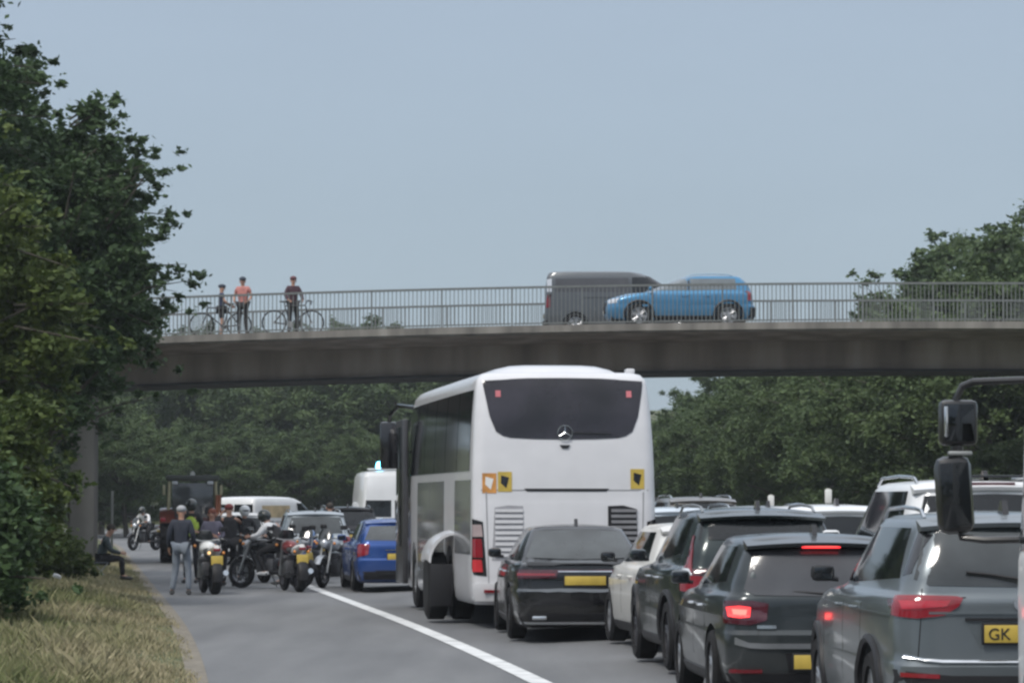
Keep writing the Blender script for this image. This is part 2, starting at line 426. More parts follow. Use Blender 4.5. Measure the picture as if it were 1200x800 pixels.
# ------------------------------------------------------------------ vegetation
def leafmat(name, c0, c1, trans=.25):
    m = bpy.data.materials.new(name); m.use_nodes = True; nt = m.node_tree; nt.nodes.clear()
    out = nt.nodes.new('ShaderNodeOutputMaterial'); g = nt.nodes.new('ShaderNodeNewGeometry')
    tcn = nt.nodes.new('ShaderNodeTexCoord'); oi = nt.nodes.new('ShaderNodeObjectInfo')
    n = nt.nodes.new('ShaderNodeTexNoise'); n.inputs['Scale'].default_value = .55; n.inputs['Detail'].default_value = 4
    nt.links.new(tcn.outputs['Object'], n.inputs['Vector'])
    a = nt.nodes.new('ShaderNodeMath'); a.operation = 'MULTIPLY_ADD'; a.inputs[1].default_value = .45
    nt.links.new(g.outputs['Random Per Island'], a.inputs[0])
    b = nt.nodes.new('ShaderNodeMapRange'); b.inputs['From Min'].default_value = .3; b.inputs['From Max'].default_value = .7; b.inputs['To Max'].default_value = .45
    nt.links.new(n.outputs['Fac'], b.inputs[0]); nt.links.new(b.outputs[0], a.inputs[2])
    c = nt.nodes.new('ShaderNodeMath'); c.operation = 'MULTIPLY_ADD'; c.inputs[1].default_value = .3
    nt.links.new(oi.outputs['Random'], c.inputs[0]); nt.links.new(a.outputs[0], c.inputs[2])
    mx = nt.nodes.new('ShaderNodeMix'); mx.data_type = 'RGBA'; nt.links.new(c.outputs[0], mx.inputs['Factor'])
    mx.inputs['A'].default_value = (*c0, 1); mx.inputs['B'].default_value = (*c1, 1)
    p = nt.nodes.new('ShaderNodeBsdfPrincipled'); p.inputs['Roughness'].default_value = .6; p.inputs['Specular IOR Level'].default_value = .3
    t = nt.nodes.new('ShaderNodeBsdfTranslucent'); ms = nt.nodes.new('ShaderNodeMixShader'); ms.inputs[0].default_value = trans
    nt.links.new(mx.outputs['Result'], p.inputs['Base Color']); nt.links.new(mx.outputs['Result'], t.inputs['Color'])
    nt.links.new(p.outputs[0], ms.inputs[1]); nt.links.new(t.outputs[0], ms.inputs[2]); nt.links.new(ms.outputs[0], out.inputs[0])
    return m
LEAFD = leafmat('leaf_dark', (0.026, 0.05, 0.022), (0.068, 0.115, 0.042))
LEAFM = leafmat('leaf_mid', (0.036, 0.064, 0.016), (0.11, 0.145, 0.034))
LEAFF = leafmat('leaf_far', (0.034, 0.064, 0.028), (0.105, 0.15, 0.055))
BARK = ramp_mat('bark', [(0.04, 0.035, 0.028), (0.075, 0.065, 0.05), (0.11, 0.10, 0.08)], 6, .95, 8, .8, (1, 1, .2))
def leaves(rng, centers, rad, per, size, flat=.65, droop=.3):
    centers = np.asarray(centers); rad = np.asarray(rad); cnt = np.maximum(14, (per*np.minimum(1.3, (rad/np.percentile(rad, 75))**2)).astype(int)); n = int(cnt.sum())
    c = np.repeat(centers, cnt, 0); r = np.repeat(rad, cnt)
    dv = rng.normal(size=(n, 3)); dv /= np.linalg.norm(dv, axis=1)[:, None]
    rr = np.abs(rng.normal(size=n))*.62
    p = c+dv*(r*rr)[:, None]*np.array([1, 1, flat])
    a = rng.normal(size=(n, 3)); a[:, 2] *= .5; a /= np.linalg.norm(a, axis=1)[:, None]
    t = rng.normal(size=(n, 3)); b = np.cross(a, t); b /= np.linalg.norm(b, axis=1)[:, None]
    s = size*(.55+.9*rng.random(n))[:, None]
    nrm = np.cross(a, b)
    V = np.stack([p-a*s, p+b*s*.5+nrm*s*.12, p+a*s, p-b*s*.5+nrm*s*.12], 1).reshape(-1, 3)
    F = np.arange(n*4).reshape(-1, 4)
    return V, F
def tree_parts(seed, H, cr, base, ncl, per, lsize, clr, trunk_r, spray=0, top=1.0, sq=1.0):
    """returns (crown V,F), trunk MB. crown: clumps spread through an uneven volume carried by limbs"""
    rng = np.random.default_rng(seed)
    b = MB(); lean = rng.normal(size=2)*.25
    th = base+(H-base)*.72
    tp = [(lean[0]*t*1.5+.12*math.sin(t*5+seed), lean[1]*t*1.5, t*th) for t in np.linspace(0, 1, 8)]
    b.tube(tp, [trunk_r*(1.25 if i == 0 else 1-.11*i) for i in range(8)], 9)
    hc = (H-base)/2; zc = base+hc
    lob = [(rng.normal(size=3)) for _ in range(7)]; lob = [l/np.linalg.norm(l) for l in lob]
    C, Rr = [], []
    tries = 0
    while len(C) < ncl and tries < ncl*30:
        tries += 1
        dv = rng.normal(size=3); dv /= np.linalg.norm(dv)
        q = rng.random()**.42
        bulge = .72+.38*max(max(0, float(np.dot(dv, l)))**4 for l in lob)
        p = dv*q*bulge
        w_ = 1-.28*max(0, p[2])**1.5
        C.append((p[0]*cr*w_, p[1]*cr*w_*sq, zc+p[2]*hc*top)); Rr.append(clr*(.6+.7*rng.random())*(1.15-.4*q))
    if spray:                # loose shoots standing out of the crown
        base_n = len(C)
        for k in range(spray):
            dv = rng.normal(size=3); dv[2] = dv[2]*.8+.25; dv /= np.linalg.norm(dv)
            bulge = .72+.38*max(max(0, float(np.dot(dv, l)))**4 for l in lob)
            p0 = np.array((dv[0]*cr*bulge*.85, dv[1]*cr*bulge*.85*sq, zc+dv[2]*hc*.9)); ext = (.5+1.3*rng.random())*min(1, cr/2.6)
            dd = dv*np.array([1, 1, .6])+np.array([0, 0, .25*rng.normal()])
            for q in np.linspace(0, 1, 4):
                C.append(tuple(p0+dd*ext*q+rng.normal(size=3)*.16)); Rr.append(clr*(.66-.40*q))
            b.tube([tuple(p0-dd*.6), tuple(p0+dd*ext*.5), tuple(p0+dd*ext*.8)], [.028, .014, .005], 5)
    for k in range(26):      # limbs
        c = C[rng.integers(len(C))]; s = .25+.7*min(1, max(0, (c[2]-base*.7)/(H-base)))*.8
        i = min(6, int(s*7)); p0 = Vector(tp[i]); p1 = Vector(c)
        mid = (p0+p1)/2+Vector((0, 0, .25*(p1-p0).length*.3))
        r0 = trunk_r*(.42-.03*i)
        b.tube([p0, mid, p1], [r0, r0*.6, r0*.2], 6)
    return leaves(rng, C, Rr, per, lsize), b
def make_tree(name, label, cat, loc, spec, lm, group=None, rz=0):
    t = thing(name, label, cat, loc, rz, group)
    (V, F), b = tree_parts(*spec)
    fastmesh('crown', V, F, lm, t); b.build('trunk', BARK, t)
    return t
# near left trees in front of the bridge
def T(px, Z): return ((px-600)*Z/4000)
def place(px, Z): X = T(px, Z); return (X, Z, gz(X, Z)-.05)
make_tree('broadleaf_tree', 'big dark leafy tree overhanging the verge and hiding the left end of the bridge', 'tree', (-10.4, 74, .2), (3, 11.2, 3.2, 2.55, 330, 260, .078, .55, .24, 120), LEAFD)
make_tree('broadleaf_tree', 'tallest dark tree at the top left corner, reaching out of frame', 'tree', (-12.0, 64, .3), (5, 13.8, 3.2, 4.0, 215, 250, .078, .55, .26, 80), LEAFD)
make_tree('broadleaf_tree', 'yellowish green tree at the left edge, left of the dark overhanging tree', 'tree', (-9.6, 58, .3), (8, 7.8, 2.3, 1.2, 210, 260, .075, .52, .16, 30), LEAFM)
make_tree('broadleaf_tree', 'thin dark tree behind the seated man, left of the bridge pier', 'tree', (-16.2, 96, .3), (12, 9.0, 2.6, 1.0, 170, 220, .10, .6, .16, 20), LEAFD)
make_tree('broadleaf_tree', 'low spreading dark tree whose boughs hang over the end of the bridge beam', 'tree', (-11.75, 82, .3), (31, 7.7, 3.4, 3.2, 230, 250, .08, .48, .16, 45), LEAFD)
bush = [('rounded green bush at the left edge under the yellowish tree', -22, 50, 3.9, 1.35, LEAFM), ('low dark bush at the bottom of the hedge beside the grass verge', -38, 45, 2.3, 1.1, LEAFD),
        ('leafy shrub with pale top between the hedge and the bridge pier', -6, 60, 3.2, 1.15, LEAFM), ('dark shrub directly left of the bridge pier', 20, 78, 3.6, 1.3, LEAFD),
        ('small shrub at the foot of the hedge nearest the seated man', 52, 70, 1.2, .8, LEAFM)]
for i, (lb, px, Z, H, r, lm) in enumerate(bush):
    make_tree('hedge_shrub', lb, 'shrub', place(px, Z), (20+i, H, r, .05, 130, 230, .06, .34, .05, 16), lm)
# woods beyond the bridge: a few sources, copied as individuals
def far_src(seed, H, cr, per=520):
    return (seed, H, cr, H*.10, 150, per, .088, .8, .2, 30)
protos = []
for i, (H, cr) in enumerate([(10, 3.6), (10, 4.4), (10, 3.9), (10, 4.8)]):
    t = make_tree('woodland_tree', 'x', 'tree', (0, 0, 0), far_src(40+i, H, cr), LEAFF)
    protos.append(t)
rng = random.Random(4)
used = set()
def far_tree(X, Z, H, label, group, zoff=0, hs=None):
    k = rng.randrange(4)
    if k not in used: t = protos[k]; used.add(k)
    else: t = copy_tree(protos[k])
    s = H/10; zz = min(399, Z)
    t.location = (X, Z, gz(X, zz)-.1+zoff+(min(14, (Z-230)*.05) if Z > 230 else 0)); t.scale = (s*rng.uniform(.85, 1.1)*(hs or 1), s*(hs or 1), s)
    t.rotation_euler = (0, 0, rng.uniform(0, 6.28))
    tag(t, label, 'tree', group)
    return t
# unseen foliage added behind the viewpoint to darken reflections in the cars
_r = np.random.default_rng(77); _C = []
for i in range(520):
    a = R(_r.uniform(60, 300)); rr_ = _r.uniform(42, 60)
    _C.append((rr_*math.sin(a)*1.1, -rr_*abs(math.cos(a))*.9 if abs(math.cos(a)) > .5 else rr_*math.cos(a), _r.uniform(.5, 11.5)))
_V, _F = leaves(_r, _C, [2.2]*len(_C), 70, .55)
_o = fastmesh('reflection_wood', _V, _F, LEAFF); tag(_o, 'unseen foliage added behind the viewpoint to darken reflections', 'wood', kind='stuff')
LR = 'green tree in the wood right of the road beyond the bridge'
LB = 'green tree in the distant wood closing the view under the bridge'
# right side wood, height follows the skyline of the photograph
def sky_y(px): return float(np.interp(px, [0, 100, 300, 395, 410, 450, 470, 560, 640, 700, 765, 800, 822, 850, 900, 1000, 1040, 1065, 1110, 1150, 1200, 1400], [385, 388, 388, 384, 374, 376, 386, 410, 440, 470, 482, 476, 450, 428, 405, 370, 335, 325, 292, 255, 228, 200]))
def hcap(px, Z, base=0): return (589-sky_y(px))*Z/4000+1.77-base
def skyh(px):
    return float(np.interp(px, [700, 770, 800, 830, 900, 960, 1040, 1060, 1110, 1150, 1200, 1400], [6.2, 6.8, 6.8, 8.2, 8.6, 9.0, 9.8, 10.4, 11.6, 12.6, 13.2, 13.5]))
for row, v0 in enumerate([25.5, 30, 36]):
    z = 104 if row else 112
    while z < 330:
        X = xl(z)+v0+rng.uniform(-1.2, 1.2); px = 600+4000*X/z
        base = gz(X, z)-.05*max(0, v0-26)+(min(14, (z-230)*.05) if z > 230 else 0)
        H = hcap(px, z, base)*rng.uniform(.84, 1.0)
        H = min(H, 15)
        if 60 < px < 1330 and H > 3.2:
            far_tree(X, z, H, LR if z < 200 else LB, 'trees of the wood right of the road' if z < 200 else 'trees of the distant wood under the bridge', zoff=-.05*max(0, v0-26), hs=1.15 if H < 8 else 1)
        z += rng.uniform(5.5, 7.5) if z < 200 else rng.uniform(8, 11)
# distant wood across the line of the road
for (px, Z) in [(110, 250), (150, 236), (190, 244), (232, 232), (270, 246), (312, 228), (352, 240), (392, 226), (430, 236), (470, 224), (505, 235), (540, 226), (575, 233), (612, 226), (650, 232), (690, 226), (725, 232), (70, 240), (30, 246), (-10, 240)]:
    base = gz(T(px, Z), Z)+min(14, (Z-230)*.05) if Z > 230 else gz(T(px, Z), Z)
    H = hcap(px, Z, base)*rng.uniform(.93, 1.0)
    far_tree(T(px, Z), Z, H, LB, 'trees of the distant wood under the bridge', hs=1.1)
for (px, Z, H) in [(160, 196, 7), (215, 206, 6.5), (262, 200, 6.2), (305, 208, 6.4), (350, 200, 6), (398, 204, 6.4), (445, 198, 6), (490, 204, 5.6), (120, 190, 8), (85, 180, 9), (40, 170, 9), (150, 176, 6)]:
    t = far_tree(T(px, Z), Z, H, LB, 'trees of the distant wood under the bridge', hs=1.25)
# verge plants on far side of right carriageway: low shrubs
for i, (px, Z) in enumerate([(1230, 108), (1160, 116), (1100, 124), (1035, 132), (985, 142), (930, 152), (880, 160), (835, 172), (800, 178), (765, 186), (1195, 112), (1065, 128), (960, 147), (905, 157), (1130, 120)]):
    far_tree(T(px, Z), Z, rng.uniform(3.2, 4.6), 'low bushy tree at the foot of the wood right of the road', 'low trees fronting the wood', zoff=0, hs=1.6)

# grass on the verge (nobody could count it)
def grass_mat():
    m = bpy.data.materials.new('grass_blades'); nt, b = nodes_of(m)
    g = nt.nodes.new('ShaderNodeNewGeometry'); at = nt.nodes.new('ShaderNodeAttribute'); at.attribute_name = 'dry'
    a = nt.nodes.new('ShaderNodeMath'); a.operation = 'MULTIPLY_ADD'; a.inputs[1].default_value = .3; a.use_clamp = True
    nt.links.new(g.outputs['Random Per Island'], a.inputs[0]); nt.links.new(at.outputs['Fac'], a.inputs[2])
    rp = nt.nodes.new('ShaderNodeValToRGB'); e = rp.color_ramp.elements
    e[0].position = .1; e[0].color = (0.075, 0.105, 0.035, 1); e[1].position = 1; e[1].color = (0.33, 0.285, 0.18, 1)
    x = e.new(.5); x.color = (0.15, 0.165, 0.065, 1)
    nt.links.new(a.outputs[0], rp.inputs[0]); nt.links.new(rp.outputs[0], b.inputs['Base Color']); b.inputs['Roughness'].default_value = .8
    return m
def grass():
    r = np.random.default_rng(9); n = 190000
    z = 26+94*r.random(n)**1.5
    xe = np.interp(z, _Z, _X)-3.36
    dd = (r.random(n)**1.15)*7.5
    X = xe-dd
    pat = np.sin(X*1.3+np.sin(z*.35)*2)+np.sin(z*.5+X*.7)+.6*np.sin(X*3.1-z*.9)
    dry = np.clip(.80-.17*dd+.10*pat, -.05, .75)
    cl = np.clip(.6+.22*np.sin(X*4+z*1.7)+.2*np.sin(X*1.1-z*.6), .3, 1.3)
    h = (.06+.11*np.clip(dd, 0, 1.6))*(.5+r.random(n))*cl
    h[r.random(n) < .012] *= 1.4
    keep = (r.random(n) < np.clip(.45+dd*1.2, 0, 1))
    X, z, h, dry, dd = X[keep], z[keep], h[keep], dry[keep], dd[keep]; n = len(X)
    g0 = np.where(dd > .0, .10*np.minimum(1, (dd+.1)/1.2), 0)+.06*np.clip(dd-1.5, 0, 10)
    wd = .004+.007*r.random(n); an = r.random(n)*6.28; le = r.normal(size=(n, 2))*.35*h[:, None]
    cx, sx = np.cos(an)*wd, np.sin(an)*wd
    P = np.stack([X, z, g0-.02], 1)
    A = P+np.stack([-cx, -sx, 0*X], 1); B = P+np.stack([cx, sx, 0*X], 1)
    M1 = P+np.stack([cx*.7+le[:, 0]*.4, sx*.7+le[:, 1]*.4, h*.6], 1)
    Tp = P+np.stack([le[:, 0], le[:, 1], h], 1)
    V = np.stack([A, B, M1, Tp], 1).reshape(-1, 3); F = np.arange(n*4).reshape(-1, 4)
    o = fastmesh('verge_grass', V, F, grass_mat()); tag(o, 'long uncut grass, dry and brown beside the hard shoulder', 'grass', kind='stuff')
    at = o.data.attributes.new('dry', 'FLOAT', 'POINT'); at.data.foreach_set('value', np.repeat(dry, 4).astype(np.float32))
grass()
# ------------------------------------------------------------------ vehicle toolkit (cars face local +y, origin at the rear centre on the ground)
def loop_pts(k):
    z, yr, yf, hw, rr, rf, br, bf, tr, tf = k
    L = yf-yr; rr = min(rr, hw*.95, L*.45); rf = min(rf, hw*.95, L*.45)
    P = []
    for t in np.linspace(-1, 1, 13): P.append((t*(hw-rr), yr))
    for a in np.linspace(0, 90, 7)[1:-1]: P.append((hw-rr+rr*math.sin(R(a)), yr+rr-rr*math.cos(R(a))))
    for t in np.linspace(0, 1, 23): P.append((hw, yr+rr+t*(L-rr-rf)))
    for a in np.linspace(0, 90, 7)[1:-1]: P.append((hw-rf+rf*math.cos(R(a)), yf-rf+rf*math.sin(R(a))))
    for t in np.linspace(1, -1, 13): P.append((t*(hw-rf), yf))
    for a in np.linspace(90, 0, 7)[1:-1]: P.append((-(hw-rf+rf*math.cos(R(a))), yf-rf+rf*math.sin(R(a))))
    for t in np.linspace(1, 0, 23): P.append((-hw, yr+rr+t*(L-rr-rf)))
    for a in np.linspace(90, 0, 7)[1:-1]: P.append((-(hw-rr+rr*math.sin(R(a))), yr+rr-rr*math.cos(R(a))))
    ym = (yr+yf)/2; out = []
    for x, y in P:
        q = (y-ym)/(L/2)
        s = 1-(tf*max(0, q)**3 if q > 0 else tr*(-q)**3)
        yy = y
        u = x/hw
        if q < 0: yy = y+br*u*u*min(1, (-q)**4)
        else: yy = y-bf*u*u*min(1, q**4)
        out.append((x*s, yy, z))
    return out
def body_mesh(keys, arches, ar, hwmax, sub=2):
    """keys: list of dict-like tuples bottom->top; arches: y of the axles"""
    K = []
    ks = [np.array(k, float) for k in keys]
    for i in range(len(ks)-1):
        for t in range(sub): K.append(ks[i]*(1-t/sub)+ks[i+1]*(t/sub))
    K.append(ks[-1])
    V, F = [], []; n = None
    for k in K:
        p = loop_pts(k); n = len(p); V += p
    for i in range(len(K)-1):
        for j in range(n):
            j2 = (j+1) % n; F.append((i*n+j, i*n+j2, (i+1)*n+j2, (i+1)*n+j))
    F.append(tuple(reversed(range(n))))
    # roof cap, gently crowned
    base = (len(K)-1)*n; top = [Vector(v) for v in V[base:base+n]]
    c = sum(top, Vector())/n; prev = base
    for s_, dz in ((.75, .018), (.45, .032), (.15, .038)):
        o = len(V); V += [tuple(c+(v-c)*s_+Vector((0, 0, dz))) for v in top]
        for j in range(n):
            j2 = (j+1) % n; F.append((prev+j, prev+j2, o+j2, o+j))
        prev = o
    F.append(tuple(prev+j for j in range(n)))
    me = bpy.data.meshes.new('body'); me.from_pydata(V, [], F); me.update()
    bm = bmesh.new(); bm.from_mesh(me); bmesh.ops.recalc_face_normals(bm, faces=bm.faces[:]); bm.to_mesh(me)
    bvh = BVHTree.FromBMesh(bm); bm.free()
    o = bpy.data.objects.new('body', me); col.objects.link(o)
    if arches:
        cut = MB()
        for y in arches:
            for sx in (-1, 1):
                cut.lathe([(sx*(hwmax-.30), ar), (sx*(hwmax+.3), ar)], 'x', (0, y, 0), 28) if False else None
                b2 = MB(); b2.lathe([(min(sx*(hwmax-.30), sx*(hwmax+.3)), ar), (max(sx*(hwmax-.30), sx*(hwmax+.3)), ar)], 'x', (0, y[0], y[1]), 28)
                cut.add(b2.v, b2.f)
        co = cut.build('cutter', None, smooth=False)
        md = o.modifiers.new('b', 'BOOLEAN'); md.object = co; md.operation = 'DIFFERENCE'; md.solver = 'EXACT'
        dg = bpy.context.evaluated_depsgraph_get(); me2 = bpy.data.meshes.new_from_object(o.evaluated_get(dg))
        o.modifiers.clear(); o.data = me2; bpy.data.objects.remove(co)
    return o, bvh
def resample(pl, n):
    pl = [np.array(p, float) for p in pl]
    d = [0]
    for i in range(len(pl)-1): d.append(d[-1]+float(np.linalg.norm(pl[i+1]-pl[i])))
    out = []
    for t in np.linspace(0, d[-1], n):
        i = max(0, min(len(pl)-2, int(np.searchsorted(d, t, 'right')-1)))
        f = (t-d[i])/max(1e-9, d[i+1]-d[i]); out.append(pl[i]*(1-f)+pl[i+1]*f)
    return out
def patch(bvh, side, top, bot, off=.006, th=.02, nu=14, nv=7):
    """a panel lying on the body surface; side 'r' rear, 'f' front, 'L' left (-x), 'R' right, 't' top"""
    A, B = resample(top, nu), resample(bot, nu)
    O = []
    for j in range(nv):
        t = j/(nv-1)
        for i in range(nu):
            a, z = A[i]*(1-t)+B[i]*t
            if side == 'r': org, dr = Vector((a, -4, z)), Vector((0, 1, 0))
            elif side == 'f': org, dr = Vector((a, 14, z)), Vector((0, -1, 0))
            elif side == 'L': org, dr = Vector((-5, a, z)), Vector((1, 0, 0))
            elif side == 'R': org, dr = Vector((5, a, z)), Vector((-1, 0, 0))
            else: org, dr = Vector((a, z, 6)), Vector((0, 0, -1))
            h = bvh.ray_cast(org, dr)
            if side in 'rf':        # stay on the rear or front face instead of sliding round the corner
                h0 = bvh.ray_cast(Vector((a*.8, org.y, z)), dr)
                for q_ in range(12):
                    if h[0] is not None and (h0[0] is None or abs(h[0].y-h0[0].y) < .16): break
                    org.x *= .985; h = bvh.ray_cast(org, dr)
            if h[0] is None:
                q = bvh.find_nearest(org+dr*(4.2 if side == 'r' else 4.0)); h = q
            nn = h[1]
            if nn.dot(dr) > 0: nn = -nn
            O.append((h[0], nn, dr))
    V = [p+n*off for p, n, dr in O]+[p-n*th for p, n, dr in O]
    N = nu*nv; F = []
    for j in range(nv-1):
        for i in range(nu-1):
            a = j*nu+i; F.append((a, a+1, a+nu+1, a+nu)); F.append((N+a, N+a+nu, N+a+nu+1, N+a+1))
    ring = [i for i in range(nu)]+[j*nu+nu-1 for j in range(1, nv)]+[(nv-1)*nu+i for i in range(nu-2, -1, -1)]+[j*nu for j in range(nv-2, 0, -1)]
    for i in range(len(ring)):
        a, b = ring[i], ring[(i+1) % len(ring)]; F.append((a, b, N+b, N+a))
    m = MB(); m.add(V, F); return m
def mir(pl): return [(-a, z) for a, z in reversed(pl)]
def pp(name, bvh, side, top, bot, m, parent, **k):
    return patch(bvh, side, top, bot, **k).build(name, m, parent)
def both(name, bvh, top, bot, m, parent, **k):      # rear/front lamps left and right
    s = k.pop('side', 'r')
    a = pp(name, bvh, s, top, bot, m, parent, **k); b = pp(name, bvh, s, mir(top), mir(bot), m, parent, **k); return a, b
def sides(name, bvh, top, bot, m, parent, **k):
    a = pp(name, bvh, 'L', top, bot, m, parent, **k); b = pp(name, bvh, 'R', top, bot, m, parent, **k); return a, b
def wheel(parent, x, y, r, w_=.22, rim=RIM, nsp=5, out=1, rr=.68):
    t = MB(); s = out
    prof = [(-w_/2, r*rr), (-w_/2-.004, r*.9), (-w_/2+.03, r), (w_/2-.03, r), (w_/2+.004, r*.9), (w_/2, r*rr), (w_/2-.05, r*rr-.01), (-w_/2+.05, r*rr-.01), (-w_/2, r*rr)]
    t.lathe(prof, 'x', (x, y, r), 30)
    wo = t.build('wheel', RUBBER, parent)
    m = MB(); q = x+s*(w_/2-.035); R0 = r*rr
    m.lathe([(q-s*.10, R0-.004), (q+s*.012, R0-.004), (q+s*.012, R0-.03), (q-s*.10, R0-.03)], 'x', (0, y, r), 30, cap=False)
    m.lathe([(q-s*.03, .0001), (q-s*.03, .07), (q+s*.01, .06), (q+s*.015, .0001)], 'x', (0, y, r), 16)
    for i in range(nsp):
        a = 2*math.pi*i/nsp+.3
        for da in (-.13, .13):
            p0 = (q-s*.008, y+.05*math.cos(a+da*2), r+.05*math.sin(a+da*2)); p1 = (q-s*.0, y+(R0-.015)*math.cos(a+da), r+(R0-.015)*math.sin(a+da))
            m.tube([p0, p1], [.02, .016], 6)
    m.build('rim', rim, wo)
    MB().lathe([(q-s*.075, .0001), (q-s*.075, r*.52), (q-s*.06, r*.52), (q-s*.06, .0001)], 'x', (0, y, r), 20).build('brake_disc', STEEL, wo)
    return wo
def text_mesh(s, size, m, parent, loc, name='plate_text', ext=.002):
    cu = bpy.data.curves.new('t', 'FONT'); cu.body = s; cu.size = size; cu.extrude = ext; cu.align_x = 'LEFT'
    o = bpy.data.objects.new('t', cu); col.objects.link(o)
    dg = bpy.context.evaluated_depsgraph_get(); me = bpy.data.meshes.new_from_object(o.evaluated_get(dg))
    bpy.data.objects.remove(o)
    me.materials.clear(); me.materials.append(m)
    n = bpy.data.objects.new(name, me); col.objects.link(n); n.parent = parent; n.location = loc; n.rotation_euler = (R(90), 0, 0)
    return n
def plate(parent, x, y, z, txt=None, m=PLATEY, wd=.52, h=.12, s=1):
    p = MB().box((x, y, z), (wd, .018, h), bev=.006).build('number_plate', m, parent)
    b = MB(); b.box((x, y-.004*s+.006*s, z), (wd+.03, .016, h+.03), bev=.006); b.build('plate_frame', PLASTIC, p)
    if txt: text_mesh(txt, .11, PLATET, p, (x-.235, y-.012, z-.038))
    return p
def mirror(parent, sx, x, y, z, m, glass=True):
    b = MB(); b.box((sx*(x+.09), y, z), (.18, .10, .125), bev=.04); b.build('wing_mirror', m, parent)
    o = [q for q in bpy.data.objects if q.parent == parent and q.name.startswith('wing_mirror')][-1]
    MB().box((sx*(x+.092), y-.051, z), (.135, .006, .085), bev=.002).build('mirror_glass', mat('mirror_dark', (.05, .055, .06), .05, .9, 0, .1), o)
    MB().tube([(sx*(x-.03), y+.02, z-.05), (sx*(x+.08), y+.01, z-.04)], .02, 6).build('mirror_stalk', PLASTIC, o)
def key(z, yr, yf, hw, rr=.16, rf=.3, br=.06, bf=.25, tr=.10, tf=.10): return (z, yr, yf, hw, rr, rf, br, bf, tr, tf)

